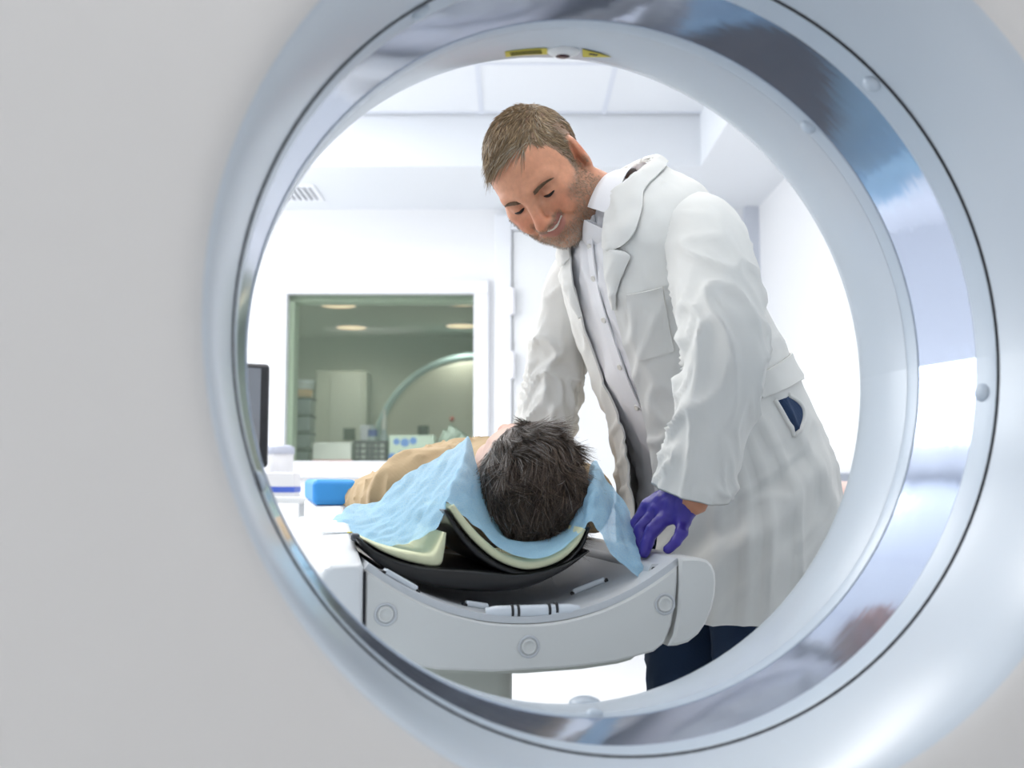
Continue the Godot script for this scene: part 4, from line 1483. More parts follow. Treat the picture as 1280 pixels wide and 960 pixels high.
func spread(stations: Array, across: int, along: int, lift0: float, lift1: float) -> Array:
	# stations of [inner v, inner u, outer v, outer u] turned into a fine grid of [v, u, lift]
	var pts := []
	for st in stations: pts.append([Vector3(st[0], st[1], 0), Vector3(st[2], st[3], 0)])
	var inner := []
	var outer := []
	for st in pts:
		inner.append(st[0]); outer.append(st[1])
	var a := curve(inner, along)
	var b := curve(outer, along)
	var out := []
	for i in a.size():
		var r := []
		for k in across + 1:
			var q := float(k) / across
			var p: Vector3 = a[i].lerp(b[i], q)
			r.append([p.x, p.y, lerpf(lift0, lift1, q) + 0.004 * sin(q * PI)])
		out.append(r)
	return out

func collar(doc: Node, shirt_m: Material, white: Material, jeans_m: Material) -> void:
	# turned down coat collar
	var st := [[-0.45, PI, 0.45, PI], [-0.45, 2.4, 0.5, 2.4], [-0.45, 1.7, 0.55, 1.75], [-0.40, 1.2, 0.72, 1.27], [-0.10, 0.80, 1.32, 1.09], [0.5, 0.60, 1.84, 0.94], [1.15, 0.50, 2.06, 0.82], [1.70, 0.45, 2.13, 0.68], [1.98, 0.42, 2.08, 0.52]]
	var lap := [[1.92, 0.42, 2.16, 0.60], [2.12, 0.41, 2.38, 0.77], [2.45, 0.385, 2.60, 0.66], [2.80, 0.36, 2.88, 0.50], [3.15, 0.335, 3.18, 0.37]]
	for s in [1.0, -1.0]:
		var a := []
		for q in st: a.append([q[0], q[1] * s, q[2], q[3] * s])
		part("coat_collar", coat_patch(spread(a, 8, 6, 0.008, 0.010), 0.0, 0.003 * s), white, doc)
		var b := []
		for q in lap: b.append([q[0], q[1] * s, q[2], q[3] * s])
		part("coat_lapel", coat_patch(spread(b, 8, 8, 0.006, 0.0075), 0.0, 0.0025 * s), white, doc)
	# breast pocket with a hem, half belt at the back, pocket slit at the hip
	var pk := []
	for j in 13:
		var r := []
		for i in 13:
			var x := i / 12.0
			var y := j / 12.0
			r.append([lerpf(lerpf(3.02, 3.10, x), lerpf(3.98, 3.98, x), y), lerpf(lerpf(0.60, 0.42, y), lerpf(0.98, 0.84, y), x), 0.0035 + (0.002 if j == 0 else 0.0)])
		pk.append(r)
	part("breast_pocket", coat_patch(pk, 0.0, 0.003), white, doc)
	var be := []
	for j in 7:
		var r := []
		for i in 41:
			r.append([lerpf(4.72, 5.10, j / 6.0), lerpf(1.35, 4.6, i / 40.0), 0.005])
		be.append(r)
	part("half_belt", coat_patch(be, 0.0, 0.004), white, doc)
	var sl := []
	for j in 29:
		var r := []
		var q := j / 28.0
		var w := sin(PI * clampf(q * 0.8 + 0.2, 0, 1))
		for i in 15:
			r.append([lerpf(5.24, 5.94, q), lerpf(1.47, 1.47 + 0.27 * w, i / 14.0), 0.0040])
		sl.append(r)
	part("pocket_slit", coat_patch(sl, 0.0, 0.001), jeans_m, doc)
	for side in 2:
		var rim := []
		for j in 25:
			var q := j / 24.0
			var w := sin(PI * clampf(q * 0.8 + 0.2, 0, 1))
			rim.append(coat_pt(lerpf(5.22, 5.98, q), 1.465 + (0.285 * w if side == 1 else 0.0), 0.0045))
		part("pocket_welt", tube(rim, [0.0042], 10), white, doc)
	# shirt collar round the neck
	var base := NECK + Vector3(0, -0.012, 0.004)
	var ax := (doc_head * Vector3(0, -0.075, -0.012) - base).normalized()
	var fw := (Vector3(0, 0, 1) - ax * ax.z).normalized()
	var lf := ax.cross(fw)
	var rows := []
	for k in 9:
		var q := k / 8.0
		var row := []
		for i in 61:
			var a := deg_to_rad(lerpf(9.0, 351.0, i / 60.0))
			var near := pow(absf(cos(a / 2.0)), 6.0)
			var rad := 0.0665
			var h := 0.0
			if q < 0.45:
				h = lerpf(-0.012, 0.034, q / 0.45)
				rad = 0.0665 - 0.003 * q / 0.45
			else:
				var t := (q - 0.45) / 0.55
				h = 0.036 - t * (0.034 + 0.026 * near)
				rad = 0.0650 + 0.0045 * sin(minf(1.0, t * 4.0) * PI / 2) + 0.016 * t
			row.append(base + ax * h + (fw * cos(a) + lf * sin(a)) * rad)
		rows.append(row)
	part("shirt_collar", shell(rows, 0.0016), shirt_m, doc)

func hand_sdf(p: Vector3) -> float:
	var wrist := Vector3(0.2420, 0.892, 0.3180)
	var d := cap(p, Vector3(0.2400, 0.915, 0.3175), wrist, 0.027, 0.026)
	var ends := HAND_FINGERS
	for k in 4:
		var f: Array = ends[k]
		d = smin(d, cap(p, wrist.lerp(f[0], 0.12), f[0], 0.020, 0.0125), 0.014)
	for k in 4:
		var f: Array = ends[k]
		var r := 0.0098 if k < 3 else 0.0085
		var g := cap(p, f[0], f[1], r * 1.18, r * 1.06)
		g = smin(g, cap(p, f[1], f[2], r * 1.06, r * 0.96), 0.003)
		g = smin(g, cap(p, f[2], f[3], r * 0.96, r * 0.84), 0.003)
		d = smin(d, g, 0.0045)
	var t: Array = ends[4]
	var th := cap(p, wrist.lerp(t[0], 0.3), t[0], 0.018, 0.015)
	th = smin(th, cap(p, t[0], t[1], 0.015, 0.012), 0.006)
	th = smin(th, cap(p, t[1], t[2], 0.012, 0.0105), 0.004)
	th = smin(th, cap(p, t[2], t[3], 0.0105, 0.009), 0.004)
	d = smin(d, th, 0.008)
	return d + 0.0010 * nz(p, 60.0) + 0.0005 * nz(p, 170.0)

# knuckle, two joints and tip of index, middle, ring and little finger, then the thumb
const HAND_FINGERS := [
	[Vector3(0.1670, 0.8580, 0.3450), Vector3(0.1530, 0.8270, 0.3630), Vector3(0.1590, 0.8060, 0.3640), Vector3(0.1680, 0.7930, 0.3620)],
	[Vector3(0.1890, 0.8510, 0.3470), Vector3(0.1770, 0.8230, 0.3690), Vector3(0.1810, 0.8050, 0.3730), Vector3(0.1880, 0.7925, 0.3730)],
	[Vector3(0.2120, 0.8450, 0.3460), Vector3(0.2050, 0.8240, 0.3690), Vector3(0.2040, 0.8060, 0.3790), Vector3(0.2060, 0.7930, 0.3840)],
	[Vector3(0.2340, 0.8390, 0.3360), Vector3(0.2440, 0.8230, 0.3460), Vector3(0.2410, 0.8090, 0.3560), Vector3(0.2350, 0.7990, 0.3640)],
	[Vector3(0.1980, 0.8650, 0.3120), Vector3(0.1620, 0.8410, 0.3140), Vector3(0.1390, 0.8150, 0.3240), Vector3(0.1350, 0.7990, 0.3380)]]

func gloves(doc: Node) -> void:
	var n := nets(hand_sdf, Vector3(0.105, 0.77, 0.27), Vector3(0.285, 0.945, 0.41), 0.0027)
	var gm := mat(Color(0.25, 0.20, 0.60), 0.40)
	part("glove", mesh_of(n[0], n[1]), gm, doc)
	# the far hand, mirrored and resting flat beside the patient
	var far := func(p: Vector3) -> float:
		return hand_sdf(Vector3(-p.x + 0.05, p.y - 0.015, p.z + 0.002))
	var v := PackedVector3Array()
	var idx := PackedInt32Array()
	for q in n[0]: v.append(Vector3(0.05 - q.x, q.y + 0.015, q.z + 0.002))
	var i := 0
	while i < n[1].size():
		idx.append_array([n[1][i], n[1][i + 2], n[1][i + 1]])
		i += 3
	part("glove", mesh_of(v, idx), gm, doc)

# ---------------------------------------------------------------- patient, head holder and sheet (axes of the table: z = 1.34 - distance along the scanner axis)
func table_thing(called: String, label: String, category: String) -> Node3D:
	return thing(called, label, category, scan(0, -AXIS, 1.34), YAW)

func band_mesh(outer: Array, inner: Array, z0: float, z1: float, flare := 0.0) -> ArrayMesh:
	# solid between two curves across the table, run along the table from z0 back to z1
	var ring := []
	for p in outer: ring.append(p)
	var b := inner.duplicate()
	b.reverse()
	for p in b: ring.append(p)
	var rows := []
	var n := 10
	var mid := Vector3.ZERO
	for p in ring: mid += p
	mid /= ring.size()
	var first := []
	for p in ring: first.append(Vector3(mid.x, mid.y, z0))
	var rounds := [[0.0, 0.55], [0.004, 0.9], [0.012, 1.0]]
	# rounded front edge by pulling the ring towards the mean of the two curves
	for rd in rounds:
		var r := []
		for i in ring.size():
			var j: int = ring.size() - 1 - i
			var m: Vector3 = (ring[i] + ring[j]) * 0.5
			var p: Vector3 = m.lerp(ring[i], rd[1])
			r.append(Vector3(p.x, p.y, z0 - rd[0]))
		rows.append(r)
	for k in n:
		var q := (k + 1.0) / n
		var r := []
		for p in ring: r.append(Vector3(p.x * (1.0 + flare * q), p.y + flare * q * 0.02, lerpf(z0 - 0.012, z1, q)))
		rows.append(r)
	var front := []
	for i in ring.size():
		var j: int = ring.size() - 1 - i
		front.append((rows[0][i] + rows[0][j]) * 0.5)
	rows.push_front(front)
	var last := []
	for i in ring.size():
		var j: int = ring.size() - 1 - i
		last.append((rows[rows.size() - 1][i] + rows[rows.size() - 1][j]) * 0.5)
	rows.push_back(last)
	return grid(rows, true)

func build_head_holder() -> void:
	var t := table_thing("head_holder", "black curved head holder with cream foam padding lying in the table hollow", "head holder")
	var outer := curve([Vector3(-0.2215, 0.820, 0), Vector3(-0.192, 0.7870, 0), Vector3(-0.138, 0.7590, 0), Vector3(-0.0605, 0.7455, 0), Vector3(0.0069, 0.7470, 0), Vector3(0.0642, 0.7690, 0), Vector3(0.1051, 0.7970, 0)], 6)
	var inner := curve([Vector3(-0.2160, 0.8215, 0), Vector3(-0.187, 0.8000, 0), Vector3(-0.138, 0.7830, 0), Vector3(-0.0605, 0.7760, 0), Vector3(0.0069, 0.7690, 0), Vector3(0.0642, 0.7800, 0), Vector3(0.1030, 0.8000, 0)], 6)
	part("base_shell", band_mesh(outer, inner, -0.070, -0.40), M.carbon, t)
	var so := curve([Vector3(-0.1010, 0.8560, 0), Vector3(-0.0850, 0.8260, 0), Vector3(-0.0600, 0.7960, 0), Vector3(-0.0240, 0.7725, 0), Vector3(0.0183, 0.7610, 0), Vector3(0.0660, 0.7720, 0), Vector3(0.0970, 0.8000, 0), Vector3(0.1090, 0.8300, 0)], 6)
	var si := curve([Vector3(-0.0955, 0.8570, 0), Vector3(-0.0770, 0.8310, 0), Vector3(-0.0530, 0.8060, 0), Vector3(-0.0215, 0.7830, 0), Vector3(0.0183, 0.7715, 0), Vector3(0.0615, 0.7810, 0), Vector3(0.0900, 0.8040, 0), Vector3(0.1040, 0.8310, 0)], 6)
	part("trough", band_mesh(so, si, -0.078, -0.36), M.carbon, t)
	var fo := curve([Vector3(-0.0940, 0.8600, 0), Vector3(-0.0750, 0.8330, 0), Vector3(-0.0510, 0.8070, 0), Vector3(-0.0205, 0.7845, 0), Vector3(0.0183, 0.7730, 0), Vector3(0.0600, 0.7825, 0), Vector3(0.0880, 0.8040, 0), Vector3(0.1015, 0.8270, 0)], 6)
	var fi := curve([Vector3(-0.0860, 0.8640, 0), Vector3(-0.0670, 0.8400, 0), Vector3(-0.0440, 0.8165, 0), Vector3(-0.0165, 0.7960, 0), Vector3(0.0190, 0.7855, 0), Vector3(0.0560, 0.7935, 0), Vector3(0.0815, 0.8120, 0), Vector3(0.0940, 0.8310, 0)], 6)
	part("foam_liner", band_mesh(fo, fi, -0.074, -0.34), M.foam, t)
	# foam on the left wing: a pale wedge whose right end curls up
	var wo := curve([Vector3(-0.2090, 0.8165, 0), Vector3(-0.1800, 0.7990, 0), Vector3(-0.1420, 0.7850, 0), Vector3(-0.1060, 0.7800, 0), Vector3(-0.0985, 0.8000, 0), Vector3(-0.0960, 0.8250, 0)], 6)
	var wi := curve([Vector3(-0.2080, 0.8185, 0), Vector3(-0.1800, 0.8070, 0), Vector3(-0.1440, 0.7990, 0), Vector3(-0.1180, 0.7965, 0), Vector3(-0.1080, 0.8080, 0), Vector3(-0.1010, 0.8265, 0)], 6)
	part("wing_foam", band_mesh(wo, wi, -0.078, -0.34), M.foam, t)
	part("edge_clip", rbox(Vector3(0.012, 0.010, 0.02), 0.003), mat(Color(0.35, 0.36, 0.38), 0.3, 0.6), t, Vector3(-0.2200, 0.8205, -0.085))
	# small printed mark on the cradle rim in front of the holder
	slab("printed_mark", Vector3(-0.040, 0.7213, -0.064), Vector3(-0.008, 0.7219, -0.056), mat(Color(0.45, 0.22, 0.24), 0.6), t)

const SHEET := [
	[Vector3(-0.2471, 0.8336, -0.28), Vector3(-0.2232, 0.8467, -0.32), Vector3(-0.2057, 0.8581, -0.36)],
	[Vector3(-0.2194, 0.8171, -0.21), Vector3(-0.1898, 0.8383, -0.27), Vector3(-0.1641, 0.866, -0.34)],
	[Vector3(-0.1876, 0.8075, -0.17), Vector3(-0.1502, 0.8431, -0.23), Vector3(-0.1307, 0.9017, -0.31)],
	[Vector3(-0.1394, 0.8105, -0.125), Vector3(-0.1125, 0.8676, -0.19), Vector3(-0.0833, 0.9339, -0.27)],
	[Vector3(-0.1093, 0.8352, -0.09), Vector3(-0.0814, 0.8946, -0.155), Vector3(-0.0494, 0.9555, -0.24)],
	[Vector3(-0.0973, 0.8695, -0.085), Vector3(-0.0641, 0.9137, -0.14), Vector3(-0.0362, 0.9585, -0.23)],
	[Vector3(-0.0604, 0.8367, -0.076), Vector3(-0.0402, 0.8561, -0.14), Vector3(-0.0116, 0.882, -0.24)],
	[Vector3(-0.0193, 0.8017, -0.070), Vector3(-0.0079, 0.8175, -0.14), Vector3(0.0253, 0.8107, -0.24)],
	[Vector3(0.0229, 0.7895, -0.068), Vector3(0.0348, 0.8080, -0.14), Vector3(0.0606, 0.7912, -0.24)],
	[Vector3(0.0608, 0.7989, -0.068), Vector3(0.0767, 0.8170, -0.14), Vector3(0.1089, 0.8122, -0.24)],
	[Vector3(0.0850, 0.8201, -0.072), Vector3(0.1113, 0.855, -0.14), Vector3(0.1389, 0.8917, -0.22)],
	[Vector3(0.1091, 0.8400, -0.068), Vector3(0.1294, 0.8918, -0.13), Vector3(0.1568, 0.9271, -0.21)],
	[Vector3(0.1330, 0.7930, -0.050), Vector3(0.1544, 0.8415, -0.11), Vector3(0.1792, 0.8918, -0.2)],
	[Vector3(0.1751, 0.7533, -0.035), Vector3(0.1846, 0.7962, -0.09), Vector3(0.2008, 0.8484, -0.17)]]

func build_sheet() -> void:
	var t := table_thing("paper_sheet", "thin sky blue disposable sheet draped round the head in peaks", "sheet")
	# finer rows along each control line, then across
	var lines := []
	for c in SHEET:
		lines.append(curve([c[0], c[1], c[2]], 16))
	var n: int = lines[0].size()
	var rows := []
	for j in n:
		var across := []
		for l in lines: across.append(l[j])
		rows.append(curve(across, 12))
	var crease := FastNoiseLite.new()
	crease.seed = 21
	crease.frequency = 1.0
	crease.noise_type = FastNoiseLite.TYPE_CELLULAR
	crease.cellular_return_type = FastNoiseLite.RETURN_DISTANCE
	var nc: int = rows[0].size()
	var out := []
	for j in n:
		var r := []
		for i in nc:
			var p: Vector3 = rows[j][i]
			var du: Vector3 = rows[j][mini(i + 1, nc - 1)] - rows[j][maxi(i - 1, 0)]
			var dv: Vector3 = rows[mini(j + 1, n - 1)][i] - rows[maxi(j - 1, 0)][i]
			var nrm := du.cross(dv).normalized()
			var free := 1.0 - smoothstep(0.02, 0.05, 0.10 - absf(p.x - 0.02)) * 0.75
			var k := (crease.get_noise_3dv(p * Vector3(12, 9, 12)) + 0.4) * 0.014 + nz(p, 40.0) * 0.0030
			r.append(p + nrm * k * free)
		out.append(r)
	var bm := mat(Color(0.74, 0.90, 0.99, 0.82), 0.85)
	bm.transparency = BaseMaterial3D.TRANSPARENCY_ALPHA
	bm.backlight_enabled = true
	bm.backlight = Color(0.55, 0.62, 0.66)
	bm.normal_enabled = true
	bm.normal_texture = noise_normal(0.06, 4.0, 512, 4)
	bm.normal_scale = 0.35
	bm.uv1_scale = Vector3(7, 2, 1)
	# pressed fibres: pale flecks in the blue
	var fb := NoiseTexture2D.new()
	var fn := FastNoiseLite.new()
	fn.seed = 4
	fn.frequency = 0.035
	fn.fractal_type = FastNoiseLite.FRACTAL_RIDGED
	fn.fractal_octaves = 4
	fb.noise = fn
	fb.width = 512
	fb.height = 512
	fb.seamless = true
	var ramp := Gradient.new()
	ramp.offsets = PackedFloat32Array([0.0, 0.55, 1.0])
	ramp.colors = PackedColorArray([Color(0.86, 0.93, 0.98), Color(0.95, 0.98, 1.0), Color(1.12, 1.06, 1.0)])
	fb.color_ramp = ramp
	bm.albedo_texture = fb
	part("cloth", grid(out), bm, t)

func patient_body_sdf(p: Vector3) -> float:
	var d := ell(p, Vector3(0.05, 0.865, -0.66), Vector3(0.165, 0.095, 0.28))
	d = smin(d, cap(p, Vector3(-0.085, 0.865, -0.47), Vector3(0.175, 0.865, -0.47), 0.062, 0.062), 0.05)
	d = smin(d, ell(p, Vector3(0.05, 0.845, -1.02), Vector3(0.15, 0.085, 0.25)), 0.05)
	for s in [-1.0, 1.0]:
		d = smin(d, cap(p, Vector3(0.05 + s * 0.15, 0.86, -0.47), Vector3(0.05 + s * 0.185, 0.835, -0.75), 0.052, 0.042), 0.03)
		d = smin(d, cap(p, Vector3(0.05 + s * 0.175, 0.835, -0.75), Vector3(0.05 + s * 0.165, 0.84, -0.98), 0.04, 0.03), 0.02)
		d = smin(d, cap(p, Vector3(0.05 + s * 0.08, 0.84, -1.1), Vector3(0.05 + s * 0.09, 0.83, -1.5), 0.08, 0.055), 0.04)
		d = smin(d, cap(p, Vector3(0.05 + s * 0.09, 0.83, -1.5), Vector3(0.05 + s * 0.10, 0.81, -1.9), 0.055, 0.038), 0.03)
		d = smin(d, cap(p, Vector3(0.05 + s * 0.10, 0.81, -1.92), Vector3(0.05 + s * 0.13, 0.845, -2.02), 0.034, 0.026), 0.02)
	d = smin(d, cap(p, Vector3(0.05, 0.875, -0.30), Vector3(0.05, 0.875, -0.48), 0.052, 0.062), 0.04)
	return d

func build_patient() -> void:
	var t := table_thing("person", "person in a tan shirt lying on the table, dark hair towards the viewer", "person")
	# head: crown towards the scanner, face up, turned a little to one side
	var fwd := Vector3(-0.15, 0.88, -0.40).normalized()
	var up := (Vector3(0.02, 0.42, 0.90) - fwd * fwd.dot(Vector3(0.02, 0.42, 0.90))).normalized()
	var hd := Transform3D(Basis(up.cross(fwd), up, fwd).scaled(Vector3.ONE * 0.97), Vector3(0.056, 0.892, -0.250))
	var inv := hd.affine_inverse()
	var foot := inv * Vector3(0.05, 0.875, -0.40)
	var hs := func(q: Vector3) -> float:
		return smin(head_sdf(q, false), neck_sdf(q, foot), 0.03)
	var hn := nets(hs, Vector3(-0.105, -0.20, -0.14), Vector3(0.105, 0.135, 0.135), 0.0035)
	var v := PackedVector3Array()
	var col := PackedColorArray()
	var tone := Color(0.64, 0.40, 0.31)
	for q in hn[0]:
		v.append(hd * q)
		var c := skin_color(q, tone, tone, tone, 0.0)
		var h: float = q.y - hair_line(q)
		if absf(q.x) < 0.079: c = c.lerp(Color(0.05, 0.04, 0.035), smoothstep(-0.004, 0.004, h + 0.014 * smoothstep(0.0, 0.05, q.z)))
		col.append(c)
	var m := mesh_of(v, hn[1], PackedVector2Array(), col)
	var bn := nets(patient_body_sdf, Vector3(-0.26, 0.72, -2.06), Vector3(0.36, 1.0, -0.26), 0.018)
	var bc := PackedColorArray()
	bc.resize(bn[0].size())
	bc.fill(tone)
	mesh_of(bn[0], bn[1], PackedVector2Array(), bc, m)
	var skin := mat(Color.WHITE, 0.5)
	skin.vertex_color_use_as_albedo = true
	part("body", m, skin, t)
	# shirt: trunk, shoulders and upper arms with folds running from the neck to the arm
	var shirt := func(p: Vector3) -> float:
		var d := ell(p, Vector3(0.05, 0.868, -0.66), Vector3(0.176, 0.106, 0.29))
		d = smin(d, cap(p, Vector3(-0.088, 0.872, -0.475), Vector3(0.155, 0.872, -0.480), 0.072, 0.066), 0.05)
		d = smin(d, cap(p, Vector3(0.05, 0.880, -0.375), Vector3(0.05, 0.885, -0.48), 0.066, 0.078), 0.04)
		for s in [-1.0, 1.0]:
			d = smin(d, cap(p, Vector3(0.05 + s * 0.155, 0.862, -0.475), Vector3(0.05 + s * 0.192, 0.842, -0.78), 0.064, 0.058), 0.03)
		d = smin(d, ell(p, Vector3(0.05, 0.850, -1.0), Vector3(0.165, 0.095, 0.22)), 0.05)
		var k := ridge(fine.get_noise_3d(p.x * 5.0 + p.y * 4.0, p.y * 5.0, p.z * 17.0 + p.x * 9.0) * 1.35) - 0.3
		return d - k * 0.012
	var sn := nets(shirt, Vector3(-0.28, 0.735, -1.24), Vector3(0.38, 1.01, -0.36), 0.0085)
	part("shirt", mesh_of(sn[0], sn[1]), cloth(Color(0.745, 0.65, 0.51), 0.85, 16.0), t)
	var col_rows := []
	for k in 5:
		var row := []
		for i in 41:
			var a := TAU * i / 40.0
			row.append(Vector3(0.05 + cos(a) * (0.064 + 0.003 * k), 0.882 + sin(a) * (0.066 + 0.004 * k), -0.372 - 0.011 * k))
		col_rows.append(row)
	part("shirt_collar", shell(col_rows, 0.003), cloth(Color(0.745, 0.65, 0.51), 0.85, 16.0), t)
	# trousers
	var tr := func(p: Vector3) -> float:
		var d := ell(p, Vector3(0.05, 0.845, -1.12), Vector3(0.168, 0.098, 0.16))
		for s in [-1.0, 1.0]:
			d = smin(d, cap(p, Vector3(0.05 + s * 0.08, 0.845, -1.1), Vector3(0.05 + s * 0.09, 0.835, -1.5), 0.090, 0.068), 0.04)
			d = smin(d, cap(p, Vector3(0.05 + s * 0.09, 0.835, -1.5), Vector3(0.05 + s * 0.10, 0.815, -1.86), 0.068, 0.052), 0.03)
		return d
	var tn := nets(tr, Vector3(-0.18, 0.73, -1.94), Vector3(0.28, 0.98, -0.94), 0.018)
	part("trousers", mesh_of(tn[0], tn[1]), cloth(Color(0.16, 0.18, 0.22), 0.9, 16.0), t)
	# hair
	var r := RandomNumberGenerator.new()
	r.seed = 8
	var hvv := PackedVector3Array()
	var idx := PackedInt32Array()
	var hc := PackedColorArray()
	var pts_src: PackedVector3Array = hn[0]
	var down := inv.basis * Vector3(0, -1, 0)
	for n in 40000:
		var q := pts_src[r.randi() % pts_src.size()]
		q += Vector3(r.randf_range(-1, 1), r.randf_range(-1, 1), r.randf_range(-1, 1)) * 0.0025
		if absf(q.x) > 0.0785 or q.y < hair_line(q) - 0.003 - 0.016 * smoothstep(0.0, 0.05, q.z): continue
		var nrm := Vector3(q.x / 0.0057, (q.y - 0.034) / 0.0077, (q.z + 0.014) / 0.0095).normalized()
		# brushed back from the forehead, curling over the crown in loose locks
		var flow := Vector3(-0.35, 0.35, -1.0) + down.normalized() * 0.5
		flow += Vector3(nz(q, 32.0), nz(q + Vector3(5, 0, 0), 32.0), nz(q + Vector3(0, 5, 0), 32.0)) * 1.5
		flow += Vector3(r.randf_range(-1, 1), r.randf_range(-1, 1), r.randf_range(-1, 1)) * 0.11
		flow = (flow - nrm * flow.dot(nrm) * 0.85).normalized()
		var ln := r.randf_range(0.028, 0.052)
		var lift := 0.34 + 0.35 * nz(q + Vector3(3, 3, 0), 45.0)
		var curl := Vector3(nz(q + Vector3(0, 0, 7), 40.0), nz(q + Vector3(7, 7, 0), 40.0), nz(q + Vector3(0, 7, 7), 40.0))
		var pts := []
		for k in 6:
			var a := k / 5.0
			pts.append(hd * (q + flow * ln * a + nrm * ln * lift * (a - 0.75 * a * a) + curl * ln * 0.55 * a * a - nrm * 0.001))
		var front := smoothstep(-0.005, 0.075, q.z + 0.45 * q.x)
		var c := Color(0.034, 0.025, 0.020).lerp(Color(0.24, 0.17, 0.125), pow(r.randf(), 1.4))
		if r.randf() < 0.03 + 0.50 * front: c = Color(0.20, 0.165, 0.14).lerp(Color(0.55, 0.52, 0.50), r.randf())
		strand(hvv, idx, hc, pts, 0.00048, c)
	var hm := mat(Color.WHITE, 0.42)
	hm.vertex_color_use_as_albedo = true
	part("hair", mesh_of(hvv, idx, PackedVector2Array(), hc), hm, t)
	# thin mattress filling the hollow under the trunk
	var ma := table_thing("table_mattress", "thin grey mattress lying in the table hollow under the patient's back", "mattress")
	var lo := []
	var hi := []
	for i in 17:
		var x := -0.15 + 0.30 * i / 16.0
		lo.append(Vector3(x, AXIS + dip(x) + 0.001, 0))
		hi.append(Vector3(x, maxf(AXIS + dip(x) + 0.006, 0.768), 0))
	part("foam", band_mesh(lo, hi, -0.42, -2.10), M.plastic_grey, ma)
	# bolster beside the patient
	var b := table_thing("bolster", "bright blue padded bolster lying beyond the left side of the table", "bolster")
	part("cushion", rbox(Vector3(0.085, 0.050, 0.62), 0.012, 4), M.blue, b, Vector3(-0.2150, 0.872, -1.03))
	part("base_pad", rbox(Vector3(0.085, 0.062, 0.62), 0.010, 3), M.white, b, Vector3(-0.2150, 0.816, -1.03))

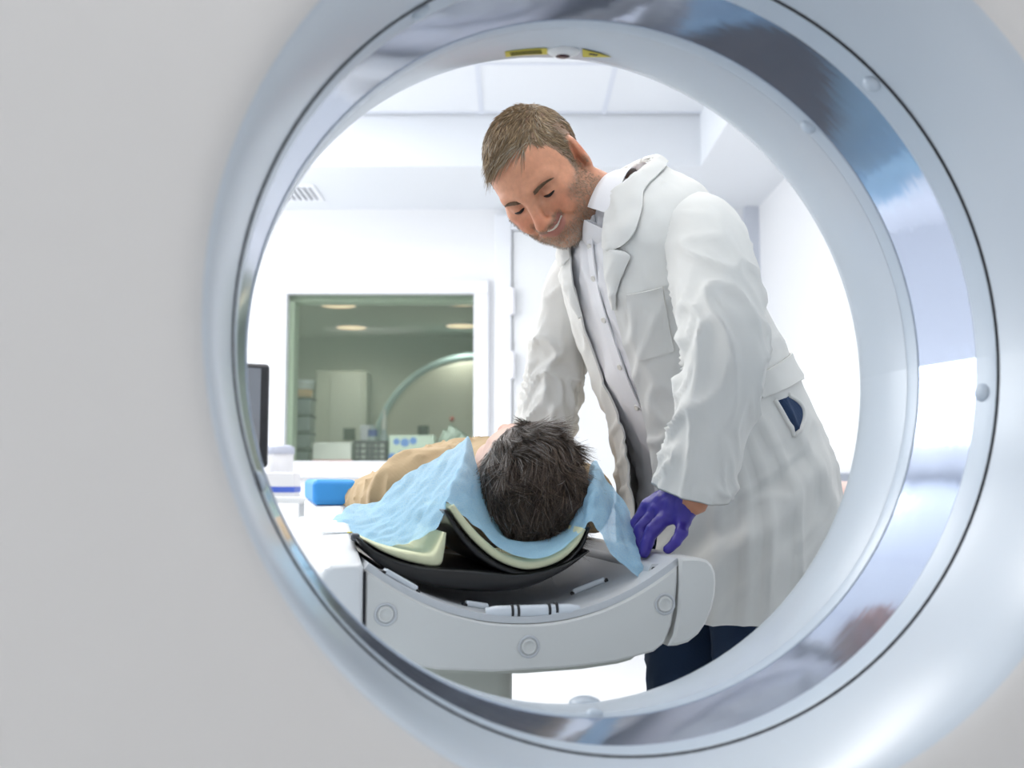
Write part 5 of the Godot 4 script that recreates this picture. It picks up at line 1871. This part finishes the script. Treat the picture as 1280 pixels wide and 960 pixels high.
# ---------------------------------------------------------------- things at the edges of the view
func build_small_things() -> void:
	# screen seen edge-on at the left of the bore
	var d := thing("display", "black framed monitor on a pole seen edge-on at the far left", "monitor", Vector3(-0.84, 0, -3.1), 0.5)
	part("pole", tube([Vector3(0, 0.02, -0.03), Vector3(0, 1.0, -0.03)], [0.018], 14), M.plastic_grey, d)
	part("foot", lathe_y([[0.0, 0.0001], [0.0, 0.2], [0.02, 0.2], [0.035, 0.03], [0.035, 0.0001]], 28), M.plastic_grey, d)
	slab("casing", Vector3(-0.20, 0.93, -0.03), Vector3(0.115, 1.245, 0.012), mat(Color(0.10, 0.11, 0.13), 0.35), d, 0.012)
	slab("screen_glass", Vector3(-0.185, 0.955, 0.012), Vector3(0.085, 1.23, 0.014), mat(Color(0.45, 0.47, 0.50), 0.08), d)
	# trolley with supplies
	var tr := thing("supply_trolley", "white supply trolley left of the table", "trolley", Vector3(-0.86, 0, -3.45))
	for yy in [0.30, 0.82]:
		slab("shelf", Vector3(-0.22, yy, -0.18), Vector3(0.22, yy + 0.022, 0.18), M.plastic_white, tr, 0.006)
	for x in [-0.2, 0.2]:
		for z in [-0.16, 0.16]:
			part("post", tube([Vector3(x, 0.03, z), Vector3(x, 0.835, z)], [0.011], 10), M.plastic_grey, tr)
			part("wheel", lathe_x(0.03, 0.02), M.rubber, tr, Vector3(x, 0.03, z))
	var y := 0.842
	var b1 := thing("glove_box", "white box with a blue band on the trolley", "box", Vector3(-0.76, y, -3.36))
	slab("box", Vector3(-0.07, 0, -0.05), Vector3(0.07, 0.075, 0.05), M.white, b1, 0.004)
	slab("band", Vector3(-0.071, 0.012, -0.051), Vector3(0.071, 0.03, 0.051), mat(Color(0.30, 0.42, 0.80), 0.5), b1)
	var b2 := thing("pump_bottle", "white pump bottle standing on the trolley", "bottle", Vector3(-0.86, y, -3.40))
	part("flask", lathe_y([[0.0, 0.0001], [0.0, 0.035], [0.13, 0.035], [0.155, 0.014], [0.17, 0.013]], 20), M.white, b2)
	part("pump", lathe_y([[0.168, 0.016], [0.19, 0.016], [0.195, 0.006], [0.225, 0.006], [0.226, 0.0001]], 16), M.plastic_grey, b2)
	var b3 := thing("wipes_tub", "white tub with grey lid beside the glove box on the trolley", "tub", Vector3(-0.79, y, -3.52))
	part("tub", lathe_y([[0.0, 0.0001], [0.0, 0.05], [0.14, 0.052]], 22), M.white, b3)
	part("lid", lathe_y([[0.138, 0.055], [0.16, 0.055], [0.168, 0.04], [0.168, 0.0001]], 22), mat(Color(0.72, 0.74, 0.80), 0.4), b3)
	# pale pink padded chair on the right
	var c := thing("padded_chair", "pale pink padded chair by the right wall behind the coat", "chair", Vector3(0.99, 0, -3.1), -0.5)
	var pink := mat(Color(0.90, 0.78, 0.75), 0.6)
	part("seat", rbox(Vector3(0.46, 0.09, 0.44), 0.04, 4), pink, c, Vector3(0, 0.47, 0))
	var bk := part("backrest", rbox(Vector3(0.44, 0.30, 0.07), 0.033, 4), pink, c, Vector3(0, 0.74, -0.22))
	bk.rotation.x = -0.12
	for x in [-0.2, 0.2]:
		part("armrest", rbox(Vector3(0.05, 0.035, 0.34), 0.016, 3), mat(Color(0.88, 0.70, 0.60), 0.5), c, Vector3(x, 0.65, -0.04))
		part("leg", tube([Vector3(x, 0.0, 0.18), Vector3(x, 0.64, 0.12)], [0.014], 12), M.plastic_grey, c)
		part("leg", tube([Vector3(x, 0.0, -0.20), Vector3(x, 0.64, -0.18)], [0.014], 12), M.plastic_grey, c)
	# small grey wall socket box on the right wall
	var k := thing("wall_box", "small grey cable box on the right wall", "wall box", Vector3(WALL_R, 0.86, -4.35))
	slab("box", Vector3(-0.06, -0.06, -0.09), Vector3(0.0, 0.06, 0.09), mat(Color(0.66, 0.69, 0.74), 0.5), k, 0.006)
	slab("lid_line", Vector3(-0.0608, 0.02, -0.085), Vector3(-0.058, 0.024, 0.085), M.dark, k)

func lathe_x(r: float, w: float) -> ArrayMesh:
	var rows := []
	for q in [[-w / 2, 0.0001], [-w / 2, r * 0.85], [-w / 2 + 0.003, r], [w / 2 - 0.003, r], [w / 2, r * 0.85], [w / 2, 0.0001]]:
		var row := []
		for i in 19:
			var t := TAU * i / 18
			row.append(Vector3(q[0], cos(t) * q[1], sin(t) * q[1]))
		rows.append(row)
	return grid(rows)
